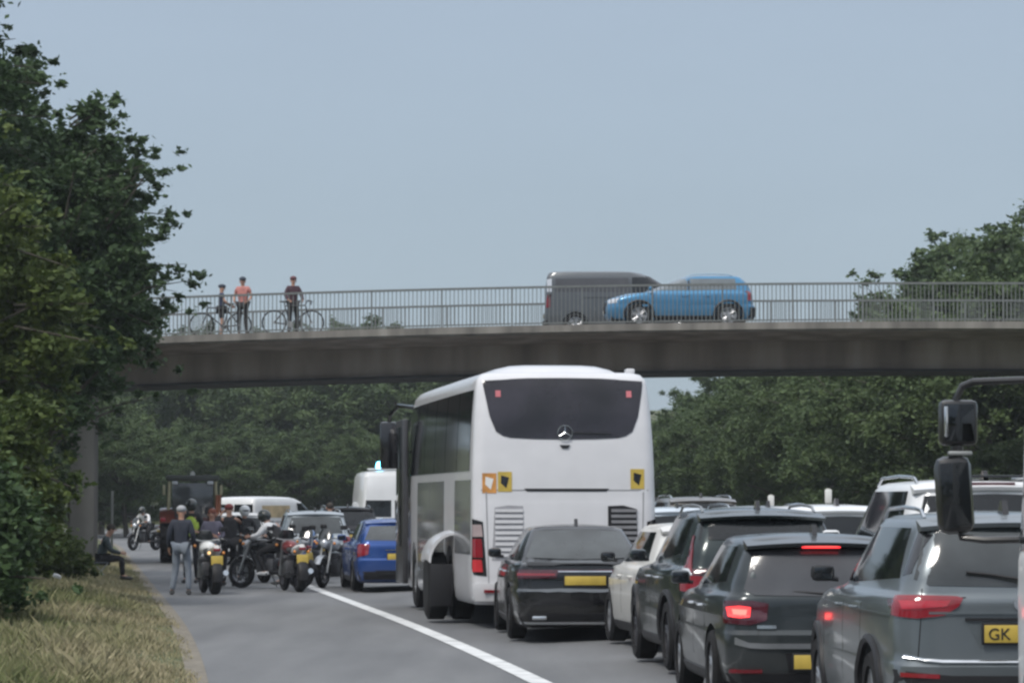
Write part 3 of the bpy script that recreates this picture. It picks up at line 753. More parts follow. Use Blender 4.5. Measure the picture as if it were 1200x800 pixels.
def car_shell(t, S, paintm):
    """S: dict of the car's proportions"""
    L, W, H = S['L'], S['W'], S['H']; hw = W/2
    kd = S['kind']; gc = S.get('gc', .20); bz = S['belt']; hz = S.get('hood', bz-.10)
    rt = S.get('rt', .40)       # y of the rear roof edge
    wsb, wst = S['wsb'], S['wst']  # y of windscreen base and of its top
    rbz = S.get('rwb', bz)      # height of the rear window base
    rh = S.get('roofhw', .68)*hw/.92*1.0
    K = [key(gc, .22, L-.20, hw*.88), key(gc+.05, .07, L-.07, hw*.95), key(gc+.16, .02, L-.02, hw*.985), key(.50, 0, L, hw), key(.62, .0, L-.01, hw), key(.66, .035, L-.02, hw*.995)]
    if kd == 'sedan':
        K += [key(.76, .05, L-.05, hw), key(hz-.08, .05, L-.12, hw*.99), key(hz, .07, L-.5, hw*.975, rf=.4, bf=.3), key(bz-.03, .08, wsb+.75, hw*.955, rf=.45), key(bz, .12, wsb+.1, hw*.925), key(bz+.02, .62, wsb-.02, hw*.895, br=.02)]
    else:
        K += [key(.78, .045, L-.05, hw), key(hz-.10, .055, L-.12, hw*.995), key(hz, .06, L-.42, hw*.985, rf=.4, bf=.3), key(bz-.03, .07, wsb+.55, hw*.965, rf=.45), key(bz, .09, wsb+.1, hw*.93), key(bz+.025, .10, wsb, hw*.905, br=.05)]
    z0, z1 = bz+.025, H-.10
    y0 = K[-1][1]; w0 = K[-1][3]
    for f in (.33, .66, 1):
        z = z0+(z1-z0)*f; hwz = w0+(rh-w0)*(f**1.15)
        K.append(key(z, y0+(rt-.06-y0)*f**S.get('rc', 1.25), wsb+(wst+.12-wsb)*f**.95, hwz, rr=.14, br=.05, tr=.10, tf=.13))
    K += [key(H-.06, rt-.0, wst+.02, rh*.955, rr=.16, br=.05, tf=.12), key(H-.035, rt+.06, wst-.12, rh*.87, rr=.18, br=.04)]
    r = S['r']; ya, yb = S['ra'], S['ra']+S['wb']
    body, bvh = body_mesh(K, [(ya, r), (yb, r)], r+.055, hw)
    setsmooth(body.data, 32); body.data.materials.clear(); body.data.materials.append(paintm); body.parent = t
    for (x, y) in ((-1, ya), (1, ya), (-1, yb), (1, yb)):
        wheel(t, x*(hw-.125), y, r, .225, S.get('rim', RIM), S.get('nsp', 5), x)
    # dark liner under the car
    MB().box((0, L/2, gc+.06), (W*.72, L*.9, .12)).build('underbody', PLASTIC, t, False)
    # side glazing
    g = S.get('glass', GLASS); zt = H-.115; zb = bz+.045
    yrear = S.get('sgr', .55); yp = S.get('bp', L*.5)
    c0 = [(yrear+S.get('sgt', .25), zt), (yp-.04, zt+.0)]; b0 = [(yrear, zb+S.get('kick', .03)), (yp-.04, zb)]
    sides('rear_side_window', bvh, c0, b0, g, t, off=.004)
    c1 = [(yp+.04, zt), (wst-.02, zt-.005)]; b1 = [(yp+.04, zb), (wsb-.22, zb)]
    sides('front_side_window', bvh, c1, b1, g, t, off=.004)
    sides('door_pillar', bvh, [(yp-.03, zt), (yp+.03, zt)], [(yp-.03, zb), (yp+.03, zb)], GLOSSB, t, off=.003, nu=3)
    # windscreen
    ww = rh*.92; wb_ = hw*.80
    pp('windscreen', bvh, 'f', [(-ww, H-.115), (0, H-.09), (ww, H-.115)], [(-wb_, bz+.05), (0, bz+.04), (wb_, bz+.05)], g, t, off=.004)
    # headlamps, grille, front plate
    both('headlamp', bvh, [(-hw*.92, hz-.10), (-hw*.5, hz-.14)], [(-hw*.94, hz-.24), (-hw*.55, hz-.25)], CLEARL, t, side='f', off=.008)
    pp('grille', bvh, 'f', [(-hw*.45, hz-.16), (hw*.45, hz-.16)], [(-hw*.42, .42), (hw*.42, .42)], PLASTIC, t, off=.004)
    MB().box((0, L+.005, .45), (.52, .02, .11), bev=.005).build('front_plate', PLATEW, t)
    # door seams and handles
    for y in (yp, yb-.42 if kd != 'van' else yb-.5, ya+.38):
        zt2 = bz-.02
        sides('door_seam', bvh, [(y-.006, zt2), (y+.006, zt2)], [(y-.006, gc+.22), (y+.006, gc+.22)], PLASTIC, t, off=.001, th=.004, nu=2, nv=10)
    hm = S.get('handlem', paintm)
    for y in (yp+.12, ya+.62):
        for sx in (-1, 1):
            h = bvh.ray_cast(Vector((sx*5, y, bz-.12)), Vector((-sx, 0, 0)))
            if h[0]: MB().tube([(h[0].x-sx*.005, y-.09, bz-.12), (h[0].x+sx*.03, y-.06, bz-.12), (h[0].x+sx*.03, y+.06, bz-.12), (h[0].x-sx*.005, y+.09, bz-.12)], .013, 6).build('door_handle', hm, t)
    for sx in (-1, 1): mirror(t, sx, hw*.93, wsb-.18, bz+.09, S.get('mirm', paintm))
    if S.get('sill', True):
        sides('sill_trim', bvh, [(ya+r+.1, gc+.12), (yb-r-.1, gc+.12)], [(ya+r+.1, gc+.01), (yb-r-.1, gc+.01)], TRIM, t, off=.012, nv=4)
    if S.get('clad'):
        for y in (ya, yb):
            for sx in (-1, 1):
                pts = []
                for a in np.linspace(-8, 188, 20):
                    yy, zz = y+(r+.08)*math.cos(R(a)), r+(r+.08)*math.sin(R(a))
                    h = bvh.ray_cast(Vector((sx*5, yy, zz)), Vector((-sx, 0, 0)))
                    x = h[0].x if h[0] else sx*hw*.97
                    pts.append((x+sx*.004, yy, zz))
                MB().tube(pts, .034, 6).build('wheel_arch_trim', TRIM, t)
    if S.get('rails'):
        for sx in (-1, 1):
            x = sx*rh*.86; z = H+.0
            MB().tube([(x, rt+.22, H-.05), (x, rt+.36, z+.005), (x, rt+.6, z+.018), (x, (rt+wst)/2, z+.028), (x, wst-.3, z+.012), (x, wst-.08, H-.06)], .015, 8).build('roof_rail', S.get('railm', CHROME), t)
    if S.get('fin', True):
        MB().prism([(rt+.24, H-.02), (rt+.29, H+.075), (rt+.33, H+.075), (rt+.44, H-.02)], 'x', -.022, .022).build('shark_fin_aerial', S.get('finm', GLOSSB), t)
    return bvh
def spoiler(t, S, m, d=.16, wd=None):
    H, rt = S['H'], S['rt']; rh = S.get('roofhw', .68)*S['W']/2/.92; wd = wd or rh*.96
    V = []
    xs = np.linspace(-wd, wd, 13)
    for x in xs:
        q = (x/wd)**2
        V += [(x, rt+.14+.05*q, H-.022-.035*q), (x, rt-d+.10*q, H-.075-.03*q), (x, rt-d+.015+.10*q, H-.105-.03*q), (x, rt+.04+.05*q, H-.12-.03*q)]
    F = []
    for i in range(len(xs)-1):
        for k in range(4): F.append((i*4+k, i*4+(k+1) % 4, (i+1)*4+(k+1) % 4, (i+1)*4+k))
    F += [(0, 1, 2, 3), tuple(len(xs)*4-4+k for k in (3, 2, 1, 0))]
    b = MB(); b.add(V, F); return b.build('roof_spoiler', m, t)
def putcar(t, px, Z, m=None, dz=0):
    X = T(px, Z); t.location = (X, Z, gz(X, Z)+.004+dz); t.rotation_euler = (0, 0, heading(slope(Z+2) if m is None else m))

# --- silver-grey crossover, nearest, right
def car_silver():
    S = dict(kind='suv', L=4.49, W=1.84, H=1.66, belt=1.10, hood=1.02, wsb=3.15, wst=2.42, rt=.34, rc=1.5, r=.35, ra=.92, wb=2.68, gc=.22, roofhw=.66, rails=True, clad=True, bp=2.12, sgr=.42, sgt=.22, kick=.06, handlem=None, glass=GLASS, mirm=PLASTIC)
    P = paint('silver_grey', (0.15, 0.172, 0.185), .55, .28); S['handlem'] = P
    t = thing('car', 'silver grey crossover with roof rails, nearest car at the right beside the lorry mirror', 'car')
    b = car_shell(t, S, P)
    spoiler(t, S, P, .13)
    pp('rear_window', b, 'r', [(-.60, 1.53), (0, 1.56), (.60, 1.53)], [(-.70, 1.20), (-.66, 1.16), (0, 1.15), (.66, 1.16), (.70, 1.20)], GLASSG, t)
    # parcel notice seen on the rear glass: pale patch of reflection left out, wiper kept
    MB().tube([(.02, .065, 1.20), (-.20, .10, 1.235), (-.36, .11, 1.25)], .011, 6).build('rear_wiper', PLASTIC, t)
    for mm, tp, bt, nm in ((REDL, [(-.885, 1.085), (-.65, 1.09), (-.43, 1.085), (-.39, 1.07)], [(-.89, .96), (-.70, .94), (-.52, .96), (-.42, 1.02)], 'tail_lamp'),):
        both(nm, b, tp, bt, mm, t, off=.014)
    both('lamp_inner', b, [(-.80, 1.055), (-.47, 1.06)], [(-.78, 1.00), (-.50, 1.02)], mat('lens_bright', (.40, .02, .035), .15, 0, .8), t, off=.019)
    both('lamp_side', b, [(-.90, 1.075), (-.885, 1.08)], [(-.91, .97), (-.885, .97)], REDD, t, off=.012)
    sides('lamp_flank', b, [(.09, 1.08), (.42, 1.06)], [(.09, .97), (.36, 1.02)], REDD, t, off=.010)
    sides('shoulder_line', b, [(.3, .965), (3.4, .99)], [(.3, .95), (3.4, .975)], P, t, off=.010, nu=20, nv=3)
    pp('tailgate_crease', b, 'r', [(-.62, .985), (.62, .985)], [(-.62, .97), (.62, .97)], P, t, off=.016, nv=3)
    pp('plate_recess', b, 'r', [(-.38, .935), (.38, .935)], [(-.28, .74), (.28, .74)], mat('paint_recess', (0.12, 0.14, 0.15), .4, .5, .6), t, off=.002)
    pp('tailgate_grip', b, 'r', [(-.38, .945), (.38, .945)], [(-.38, .925), (.38, .925)], PLASTIC, t, off=.018, nv=3)
    plate(t, 0, .015, .84, 'GK')
    pp('bumper_lower', b, 'r', [(-.88, .60), (-.5, .56), (.5, .56), (.88, .60)], [(-.84, .28), (.84, .28)], TRIM, t, off=.014)
    pp('chrome_strip', b, 'r', [(-.78, .70), (-.62, .665), (.62, .665), (.78, .70)], [(-.78, .68), (-.62, .635), (.62, .635), (.78, .68)], CHROME, t, off=.022, nv=3)
    both('bumper_reflector', b, [(-.80, .58), (-.56, .57)], [(-.80, .55), (-.56, .54)], REDL, t, off=.02, nv=3)
    pp('skid_plate', b, 'r', [(-.5, .44), (.5, .44)], [(-.45, .32), (.45, .32)], CHROME, t, off=.02)
    for s in (-1, 1): MB().lathe([(-.02, .035), (.06, .035)], 'y', (s*.55, .03, .30), 14).build('exhaust_tip', CHROME, t)
    both('tailgate_seam', b, [(-.66, 1.14), (-.652, 1.14)], [(-.70, .68), (-.692, .68)], PLASTIC, t, off=.002, th=.004, nu=2, nv=12)
    pp('quarter_window', b, 'L', [(.30, 1.50), (.42, 1.52)], [(.24, 1.24), (.36, 1.22)], GLOSSB, t, off=.004, nu=4)
    # round badge on the tailgate
    MB().lathe([(0, .0001), (0, .05), (-.012, .05), (-.012, .042), (-.006, .042), (-.006, .0001)], 'y', (0, .055, 1.04), 20).build('badge', CHROME, t)
    return t, S
t, _ = car_silver(); putcar(t, 1197, 23.0, -.045)

# --- dark hatchback with brake lights on
def car_hatch():
    S = dict(kind='hatch', L=4.26, W=1.79, H=1.47, belt=.96, hood=.88, wsb=3.0, wst=2.22, rt=.30, rc=1.4, r=.32, ra=.80, wb=2.62, gc=.17, roofhw=.67, bp=2.0, sgr=.55, sgt=.12, kick=.05, glass=GLASS, handlem=CHROME)
    P = paint('dark_slate', (0.030, 0.038, 0.042), .45, .28)
    t = thing('car', 'dark slate hatchback with red brake lights lit, between black crossover and silver one', 'car')
    b = car_shell(t, S, P); spoiler(t, S, P, .20)
    MB().box((0, .165, 1.372), (.33, .02, .05), bev=.006).build('high_brake_light', LIT, t)
    MB().box((0, .155, 1.372), (.29, .012, .026), bev=.004).build('high_brake_core', LITC, t)
    pp('rear_window', b, 'r', [(-.56, 1.31), (0, 1.345), (.56, 1.31)], [(-.66, 1.0), (-.6, .95), (0, .94), (.6, .95), (.66, 1.0)], mat('smoke_glass', (0.06, 0.062, 0.068), .16, 0, 0, .2, 2, spec=.6), t)
    MB().tube([(.02, .075, .965), (-.22, .10, .98), (-.38, .12, .985)], .01, 6).build('rear_wiper', PLASTIC, t)
    both('tail_lamp', b, [(-.87, .90), (-.60, .905), (-.46, .88)], [(-.875, .72), (-.62, .70), (-.48, .74)], REDD, t, off=.012)
    both('brake_light', b, [(-.79, .85), (-.70, .862), (-.61, .85)], [(-.78, .775), (-.70, .762), (-.62, .77)], LIT, t, off=.024)
    both('brake_light_core', b, [(-.75, .835), (-.64, .83)], [(-.74, .79), (-.65, .785)], LITC, t, off=.030)
    pp('silver_script', b, 'r', [(-.56, .70), (-.40, .70)], [(-.56, .672), (-.40, .672)], CHROME, t, off=.010, nv=3)
    MB().lathe([(0, .0001), (0, .055), (-.012, .055), (-.012, .045), (-.006, .045), (-.006, .0001)], 'y', (0, .05, .83), 20).build('badge', CHROME, t)
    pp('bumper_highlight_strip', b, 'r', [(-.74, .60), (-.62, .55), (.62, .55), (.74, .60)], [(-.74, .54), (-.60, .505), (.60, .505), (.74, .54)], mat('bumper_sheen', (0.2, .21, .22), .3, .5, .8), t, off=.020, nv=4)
    pp('plate_recess', b, 'r', [(-.33, .47), (.33, .47)], [(-.30, .31), (.30, .31)], PLASTIC, t, off=.004)
    plate(t, 0, -.008, .395)
    pp('bumper_lower', b, 'r', [(-.80, .30), (.80, .30)], [(-.74, .19), (.74, .19)], TRIM, t, off=.012)
    both('bumper_reflector', b, [(-.78, .33), (-.52, .33)], [(-.78, .305), (-.52, .305)], REDL, t, off=.016, nv=3)
    both('tailgate_seam', b, [(-.50, .95), (-.492, .95)], [(-.56, .62), (-.552, .62)], PLASTIC, t, off=.002, th=.004, nu=2, nv=10)
    return t, S
t, _ = car_hatch(); putcar(t, 965, 28.8, -.055)

# --- black crossover with tall lamps
def car_black_suv():
    S = dict(kind='suv', L=4.45, W=1.86, H=1.66, belt=1.06, hood=1.0, wsb=3.10, wst=2.40, rt=.40, rc=1.6, r=.36, ra=.92, wb=2.63, gc=.22, roofhw=.66, clad=True, rails=True, railm=mat('rail_grey', (.3, .31, .32), .3, .7), bp=2.1, sgr=.62, sgt=.10, kick=.09, glass=GLASS, handlem=CHROME, rim=RIMD)
    P = paint('green_black', (0.016, 0.026, 0.028), .4, .26)
    t = thing('car', 'black crossover with tall red lamps climbing beside its narrow rear window', 'car')
    b = car_shell(t, S, P); spoiler(t, S, P, .17)
    pp('rear_window', b, 'r', [(-.62, 1.50), (0, 1.53), (.62, 1.50)], [(-.66, 1.34), (0, 1.33), (.66, 1.34)], GLASS, t)
    MB().tube([(.02, .2, 1.345), (-.22, .22, 1.36), (-.36, .23, 1.365)], .01, 6).build('rear_wiper', PLASTIC, t)
    both('tail_lamp', b, [(-.735, 1.38), (-.70, 1.38)], [(-.86, .98), (-.76, .96)], mat('lens_mid', (.17, .01, .018), .12, 0, .8), t, off=.014)
    both('tail_lamp_lower', b, [(-.885, .99), (-.62, .975)], [(-.89, .84), (-.70, .80)], REDL, t, off=.016)
    both('reversing_lamp', b, [(-.89, 1.05), (-.77, 1.04)], [(-.89, .995), (-.75, .985)], CLEARL, t, off=.018, nv=4)
    sides('lamp_flank', b, [(.10, 1.05), (.40, 1.0)], [(.10, .86), (.28, .90)], REDD, t, off=.010)
    plate(t, 0, .02, .84)
    pp('tailgate_grip', b, 'r', [(-.42, .95), (.42, .95)], [(-.42, .925), (.42, .925)], CHROME, t, off=.016, nv=3)
    pp('bumper_lower', b, 'r', [(-.88, .58), (.88, .58)], [(-.84, .28), (.84, .28)], TRIM, t, off=.014)
    both('bumper_reflector', b, [(-.84, .52), (-.60, .51)], [(-.84, .49), (-.60, .48)], REDL, t, off=.02, nv=3)
    pp('skid_plate', b, 'r', [(-.5, .42), (.5, .42)], [(-.45, .30), (.45, .30)], CHROME, t, off=.02)
    return t, S
t, _ = car_black_suv(); putcar(t, 900, 34.2, -.085)

# --- black saloon behind the coach
def car_saloon():
    S = dict(kind='sedan', L=4.75, W=1.85, H=1.46, belt=.98, hood=.90, wsb=3.62, wst=2.85, rt=1.25, rc=1.1, r=.34, ra=1.05, wb=2.93, gc=.17, roofhw=.64, bp=2.5, sgr=1.12, sgt=.35, kick=.03, glass=GLASS, handlem=CHROME, fin=True, mirm=GLOSSB)
    P = paint('black', (0.012, 0.014, 0.017), .4, .22)
    t = thing('car', 'shiny black saloon stopped directly behind the white coach', 'car')
    b = car_shell(t, S, P)
    pp('rear_window', b, 'r', [(-.54, 1.37), (0, 1.395), (.54, 1.37)], [(-.70, 1.04), (0, 1.02), (.70, 1.04)], GLASSG, t, nv=9)
    pp('boot_lip', b, 'r', [(-.72, .975), (0, .99), (.72, .975)], [(-.72, .945), (0, .955), (.72, .945)], P, t, off=.03, nv=3)
    both('tail_lamp', b, [(-.90, .90), (-.34, .885)], [(-.90, .79), (-.36, .80)], REDD, t, off=.012)
    both('lamp_strip', b, [(-.88, .855), (-.38, .85)], [(-.88, .825), (-.38, .825)], REDL, t, off=.018, nv=3)
    sides('lamp_flank', b, [(.07, .90), (.40, .88)], [(.07, .80), (.30, .82)], REDD, t, off=.008)
    pp('chrome_strip', b, 'r', [(-.34, .885), (.34, .885)], [(-.34, .87), (.34, .87)], CHROME, t, off=.016, nv=3)
    plate(t, 0, .03, .765, h=.115)
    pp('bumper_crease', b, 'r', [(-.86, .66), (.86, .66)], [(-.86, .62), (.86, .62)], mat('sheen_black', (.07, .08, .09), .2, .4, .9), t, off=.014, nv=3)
    pp('bumper_insert', b, 'r', [(-.80, .54), (.80, .54)], [(-.74, .47), (.74, .47)], GLOSSB, t, off=.006, nv=3)
    pp('bumper_lower', b, 'r', [(-.84, .36), (.84, .36)], [(-.76, .20), (.76, .20)], PLASTIC, t, off=.012)
    pp('chrome_lower_strip', b, 'r', [(-.80, .255), (.80, .255)], [(-.80, .225), (.80, .225)], CHROME, t, off=.02, nv=3)
    for s in (-1, 1): MB().box((s*.58, .0, .30), (.19, .06, .055), bev=.02).build('exhaust_tip', CHROME, t)
    both('boot_seam', b, [(-.66, .98), (-.652, .98)], [(-.70, .68), (-.692, .68)], PLASTIC, t, off=.002, th=.004, nu=2, nv=10)
    return t, S
t, _ = car_saloon(); putcar(t, 686, 42.95, -.06)

# --- generic smaller or farther cars
def simple_car(kind, label, col_, cat='car', **kw):
    base = dict(hatch=dict(kind='hatch', L=3.9, W=1.70, H=1.46, belt=.95, hood=.88, wsb=2.85, wst=2.1, rt=.28, r=.31, ra=.62, wb=2.45, gc=.17, roofhw=.67, bp=1.85, sgr=.5, sgt=.1),
                suv=dict(kind='suv', L=4.5, W=1.86, H=1.66, belt=1.08, hood=1.02, wsb=3.15, wst=2.4, rt=.34, r=.35, ra=.92, wb=2.7, gc=.22, roofhw=.68, rails=True, bp=2.1, sgr=.45, sgt=.15),
                estate=dict(kind='hatch', L=4.7, W=1.83, H=1.50, belt=.98, hood=.90, wsb=3.35, wst=2.6, rt=.45, r=.33, ra=.95, wb=2.8, gc=.18, roofhw=.66, rails=True, bp=2.35, sgr=.5, sgt=.3))[kind]
    base.update(kw); S = base
    P = paint(*col_) if isinstance(col_, tuple) else col_
    t = thing('car', label, cat); b = car_shell(t, S, P)
    if S.get('sp', True): spoiler(t, S, P, .12)
    H, bz, hw = S['H'], S['belt'], S['W']/2; rh = S['roofhw']*hw/.92
    pp('rear_window', b, 'r', [(-rh*.84, H-.16), (0, H-.14), (rh*.84, H-.16)], [(-hw*.76, bz+.06), (0, bz+.05), (hw*.76, bz+.06)], S.get('rg', GLASS), t)
    both('tail_lamp', b, [(-hw*.96, bz-.02), (-hw*.66, bz-.02)], [(-hw*.97, bz-.28), (-hw*.70, bz-.22)], REDL, t, off=.012)
    plate(t, 0, .02, bz-.26)
    pp('bumper_lower', b, 'r', [(-hw*.93, .40), (hw*.93, .40)], [(-hw*.88, .24), (hw*.88, .24)], TRIM, t, off=.012)
    pp('tailgate_grip', b, 'r', [(-.3, bz-.12), (.3, bz-.12)], [(-.3, bz-.14), (.3, bz-.14)], CHROME, t, off=.014, nv=3)
    return t, S, b
WHITE = paint('white', (0.72, 0.73, 0.74), 0, .35, .3)
t, _, _ = simple_car('hatch', 'small off-white hatchback mostly hidden behind the black crossover', paint('off_white', (.68, .67, .64), .1, .35, .4), L=3.6, W=1.66, H=1.47, mirm=PLASTIC, ra=.55, wb=2.4)
putcar(t, 839, 39.3, -.12)
t, _, b = simple_car('suv', 'big white off-roader behind the lorry mirror at the right', WHITE, L=4.9, W=1.95, H=1.84, belt=1.20, hood=1.12, wsb=3.4, wst=2.65, r=.38, wb=2.85, roofhw=.70, rg=GLASS)
pp('tailgate_band', b, 'r', [(-.80, 1.06), (.80, 1.06)], [(-.80, .93), (.80, .93)], GLASS, t, off=.008)
MB().lathe([(0, .0001), (0, .06), (-.015, .06), (-.015, .0001)], 'y', (0, .075, 1.14), 18).build('badge', GLOSSB, t)
MB().box((.12, .75, 1.862), (.55, .5, .02), bev=.008).build('sunroof', GLASS, t)
MB().box((0, .33, 1.79), (.42, .05, .03), bev=.008).build('high_brake_light', REDD, t)
putcar(t, 1171, 30.6, -.07, dz=.03)
t, _, _ = simple_car('estate', 'pale grey estate with roof rails behind the black crossover roof', paint('pale_grey', (.42, .46, .50), .4, .3), H=1.56); putcar(t, 912, 47.5, -.12)
t, _, _ = simple_car('hatch', 'white car with dark rear window just left of the white off-roader', WHITE, H=1.60, L=4.3, W=1.82, rails=False, belt=1.0, wsb=3.05, wst=2.3, wb=2.6, bp=2.0); putcar(t, 992, 41.0, -.12)
t, _, _ = simple_car('hatch', 'whitish blue car immediately right of the coach', paint('ice_blue', (.60, .67, .74), .2, .3), H=1.52, L=4.2, W=1.78, wsb=3.0, wst=2.25, wb=2.6, bp=2.0); putcar(t, 800, 57, -.125)
t, _, _ = simple_car('suv', 'dark brown-grey car with roof rails farther along the outer lane', paint('taupe', (.16, .15, .14), .4, .3), H=1.62); putcar(t, 828, 67, -.125)
t, _, _ = simple_car('estate', 'silver estate in the outer lane, far beyond the coach on its right', paint('far_silver', (.45, .47, .48), .5, .3), H=1.52); putcar(t, 775, 78, -.125)
BLUE = paint('deep_blue', (0.02, 0.07, 0.26), .4, .26)
t, S, b = simple_car('hatch', 'bright blue car stopped left of the coach front', BLUE, L=4.5, W=1.83, H=1.44, wsb=3.2, wst=2.4, rt=.7, wb=2.65, ra=.9, belt=.95, rg=GLASSG, bp=2.1, sgr=.7, sgt=.3)
pp('diffuser', b, 'r', [(-.5, .42), (.5, .42)], [(-.45, .3), (.45, .3)], PLASTIC, t, off=.016); putcar(t, 470, 67.3, -.125)
t, _, _ = simple_car('estate', 'silver car with dark rear window behind the parked motorcycles', paint('mid_silver', (.40, .44, .47), .5, .3), H=1.58, roofhw=.7, rg=GLASSG); putcar(t, 372, 81.5, -.125)
t, _, _ = simple_car('suv', 'black car with pale roof rails beyond the blue car', paint('black_far', (.02, .02, .024), .4, .25), H=1.62); putcar(t, 410, 90, -.125)
t, _, _ = simple_car('hatch', 'small white car with dark rear window beside the tractor', WHITE, H=1.5, W=1.74); putcar(t, 284, 97, -.125)

# ------------------------------------------------------------------ vans
def van(label, P, L=5.0, W=1.95, H=1.97, high=0, cat='van'):
    t = thing('van', label, cat); hw = W/2; H = H+high
    K = [key(.22, .12, L-.2, hw*.9), key(.30, .03, L-.05, hw*.97, .1, .3, .02), key(.5, 0, L, hw, .1, .3, .02), key(.8, .03, L-.03, hw, .08, .35, .02), key(1.0, .035, L-.14, hw*.99, .08, .4, .02), key(1.10, .04, L-.42, hw*.985, .08, .4, .02, .2),
         key(1.20, .045, L-.85, hw*.975, .08, .35, .02, .2), key(1.50, .06, L-1.25, hw*.945, .09, .3, .02, .15), key(1.80+high, .09, L-1.75-.5*high, hw*.90, .1, .3, .02, .1), key(H-.06, .13, L-2.0-.5*high, hw*.85, .14, .3), key(H-.02, .25, L-2.2-.5*high, hw*.72, .2, .3)]
    ra = .95; wb = L-1.95; r = .34
    body, bvh = body_mesh(K, [(ra, r), (ra+wb, r)], r+.05, hw)
    setsmooth(body.data, 32); body.data.materials.clear(); body.data.materials.append(P); body.parent = t
    for (x, y) in ((-1, ra), (1, ra), (-1, ra+wb), (1, ra+wb)): wheel(t, x*(hw-.13), y, r, .22, RIM, 6, x)
    MB().box((0, L/2, .3), (W*.7, L*.88, .14)).build('underbody', PLASTIC, t, False)
    sides('cab_side_window', bvh, [(L-2.35, 1.76), (L-1.80, 1.76), (L-1.62, 1.62)], [(L-2.35, 1.20), (L-1.8, 1.20), (L-1.22, 1.20)], GLASS, t)
    pp('windscreen', bvh, 'f', [(-hw*.78, 1.80), (hw*.78, 1.80)], [(-hw*.86, 1.22), (hw*.86, 1.22)], GLASS, t)
    both('rear_window', bvh, [(-hw*.78, 1.72), (-.05, 1.72)], [(-hw*.82, 1.25), (-.05, 1.25)], GLASS, t)
    both('tail_lamp', bvh, [(-hw*.98, 1.25), (-hw*.88, 1.25)], [(-hw*.98, .85), (-hw*.88, .85)], REDL, t, off=.012)
    both('headlamp', bvh, [(-hw*.93, .98), (-hw*.6, .92)], [(-hw*.93, .74), (-hw*.62, .74)], CLEARL, t, side='f', off=.01)
    pp('grille', bvh, 'f', [(-hw*.5, .9), (hw*.5, .9)], [(-hw*.5, .62), (hw*.5, .62)], PLASTIC, t, off=.006)
    pp('rear_bumper', bvh, 'r', [(-hw*.95, .46), (hw*.95, .46)], [(-hw*.9, .28), (hw*.9, .28)], TRIM, t, off=.04)
    plate(t, .2, -.0, .62)
    for y in (L-2.42, L-1.35, 1.55): sides('door_seam', bvh, [(y-.006, 1.85), (y+.006, 1.85)], [(y-.006, .4), (y+.006, .4)], PLASTIC, t, off=.001, th=.004, nu=2, nv=10)
    sides('slide_rail', bvh, [(1.2, 1.155), (L-2.6, 1.155)], [(1.2, 1.135), (L-2.6, 1.135)], PLASTIC, t, off=.008, nv=3)
    for s in (-1, 1): mirror(t, s, hw*.96, L-1.38, 1.26, PLASTIC)
    return t, bvh, L
# grey van and blue car on the bridge
def on_bridge(t, X, Y, rz): t.location = (X, Y, DECK-.012+arch(X)); t.rotation_euler = (0, 0, rz)
t, b, L = van('grey panel van on the bridge, facing right behind the blue car', paint('van_grey', (.085, .095, .105), .3, .4), L=5.0)
sides('cargo_panel', b, [(.35, 1.72), (2.55, 1.74)], [(.35, 1.32), (2.55, 1.32)], mat('tint_panel', (.05, .05, .054), .25, 0, .6), t, off=.006)
pp('roof_ladder_strip', b, 'R', [(.10, 1.70), (.24, 1.72)], [(.10, 1.32), (.24, 1.32)], CLEARL, t, off=.008, nv=4)
on_bridge(t, T(637, 103.3), 103.3, R(-90))
def bridge_suv():
    S = dict(kind='suv', fin=False, L=4.42, W=1.80, H=1.54, belt=1.03, hood=.95, wsb=3.25, wst=2.1, rt=.42, rc=1.4, r=.35, ra=.80, wb=2.60, gc=.22, roofhw=.68, rails=True, railm=mat('rail_blue', (.25, .38, .5), .4, .4), bp=1.95, sgr=.55, sgt=.05, clad=True, glass=mat('side_glass_pale', (.10, .12, .13), .08, spec=1.0), rim=RIM, nsp=6)
    P = paint('sky_blue', (0.055, 0.205, 0.37), .35, .28, .2)
    t = thing('car', 'light blue crossover on the bridge facing left in front of the grey van', 'car')
    b = car_shell(t, S, P)
    pp('rear_window', b, 'r', [(-.5, 1.38), (.5, 1.38)], [(-.6, 1.08), (.6, 1.08)], GLASS, t)
    both('tail_lamp', b, [(-.86, 1.05), (-.72, 1.05)], [(-.86, .78), (-.74, .78)], REDL, t, off=.014)
    pp('side_crease', b, 'L', [(.6, .76), (3.3, .66)], [(.6, .70), (3.3, .60)], P, t, off=.012, nu=18, nv=3)
    plate(t, .0, -.02, .5)
    pp('rear_bumper', b, 'r', [(-.85, .58), (.85, .58)], [(-.8, .3), (.8, .3)], TRIM, t, off=.05)
    return t
t = bridge_suv(); on_bridge(t, T(884, 99.9), 99.9, R(90))
# white van angled among the queue
t, b, L = van('white panel van with a faded brown panel, standing beyond the tractor', WHITE, L=4.9)
sides('brown_panel', b, [(.5, 1.68), (2.1, 1.68)], [(.5, 1.28), (2.1, 1.28)], mat('tan_graphic', (.42, .33, .20), .5, var=.35, scale=2.5), t, off=.004)
X = T(272, 113); t.location = (X, 113, gz(X, 113)+.004); t.rotation_euler = (0, 0, R(-30))
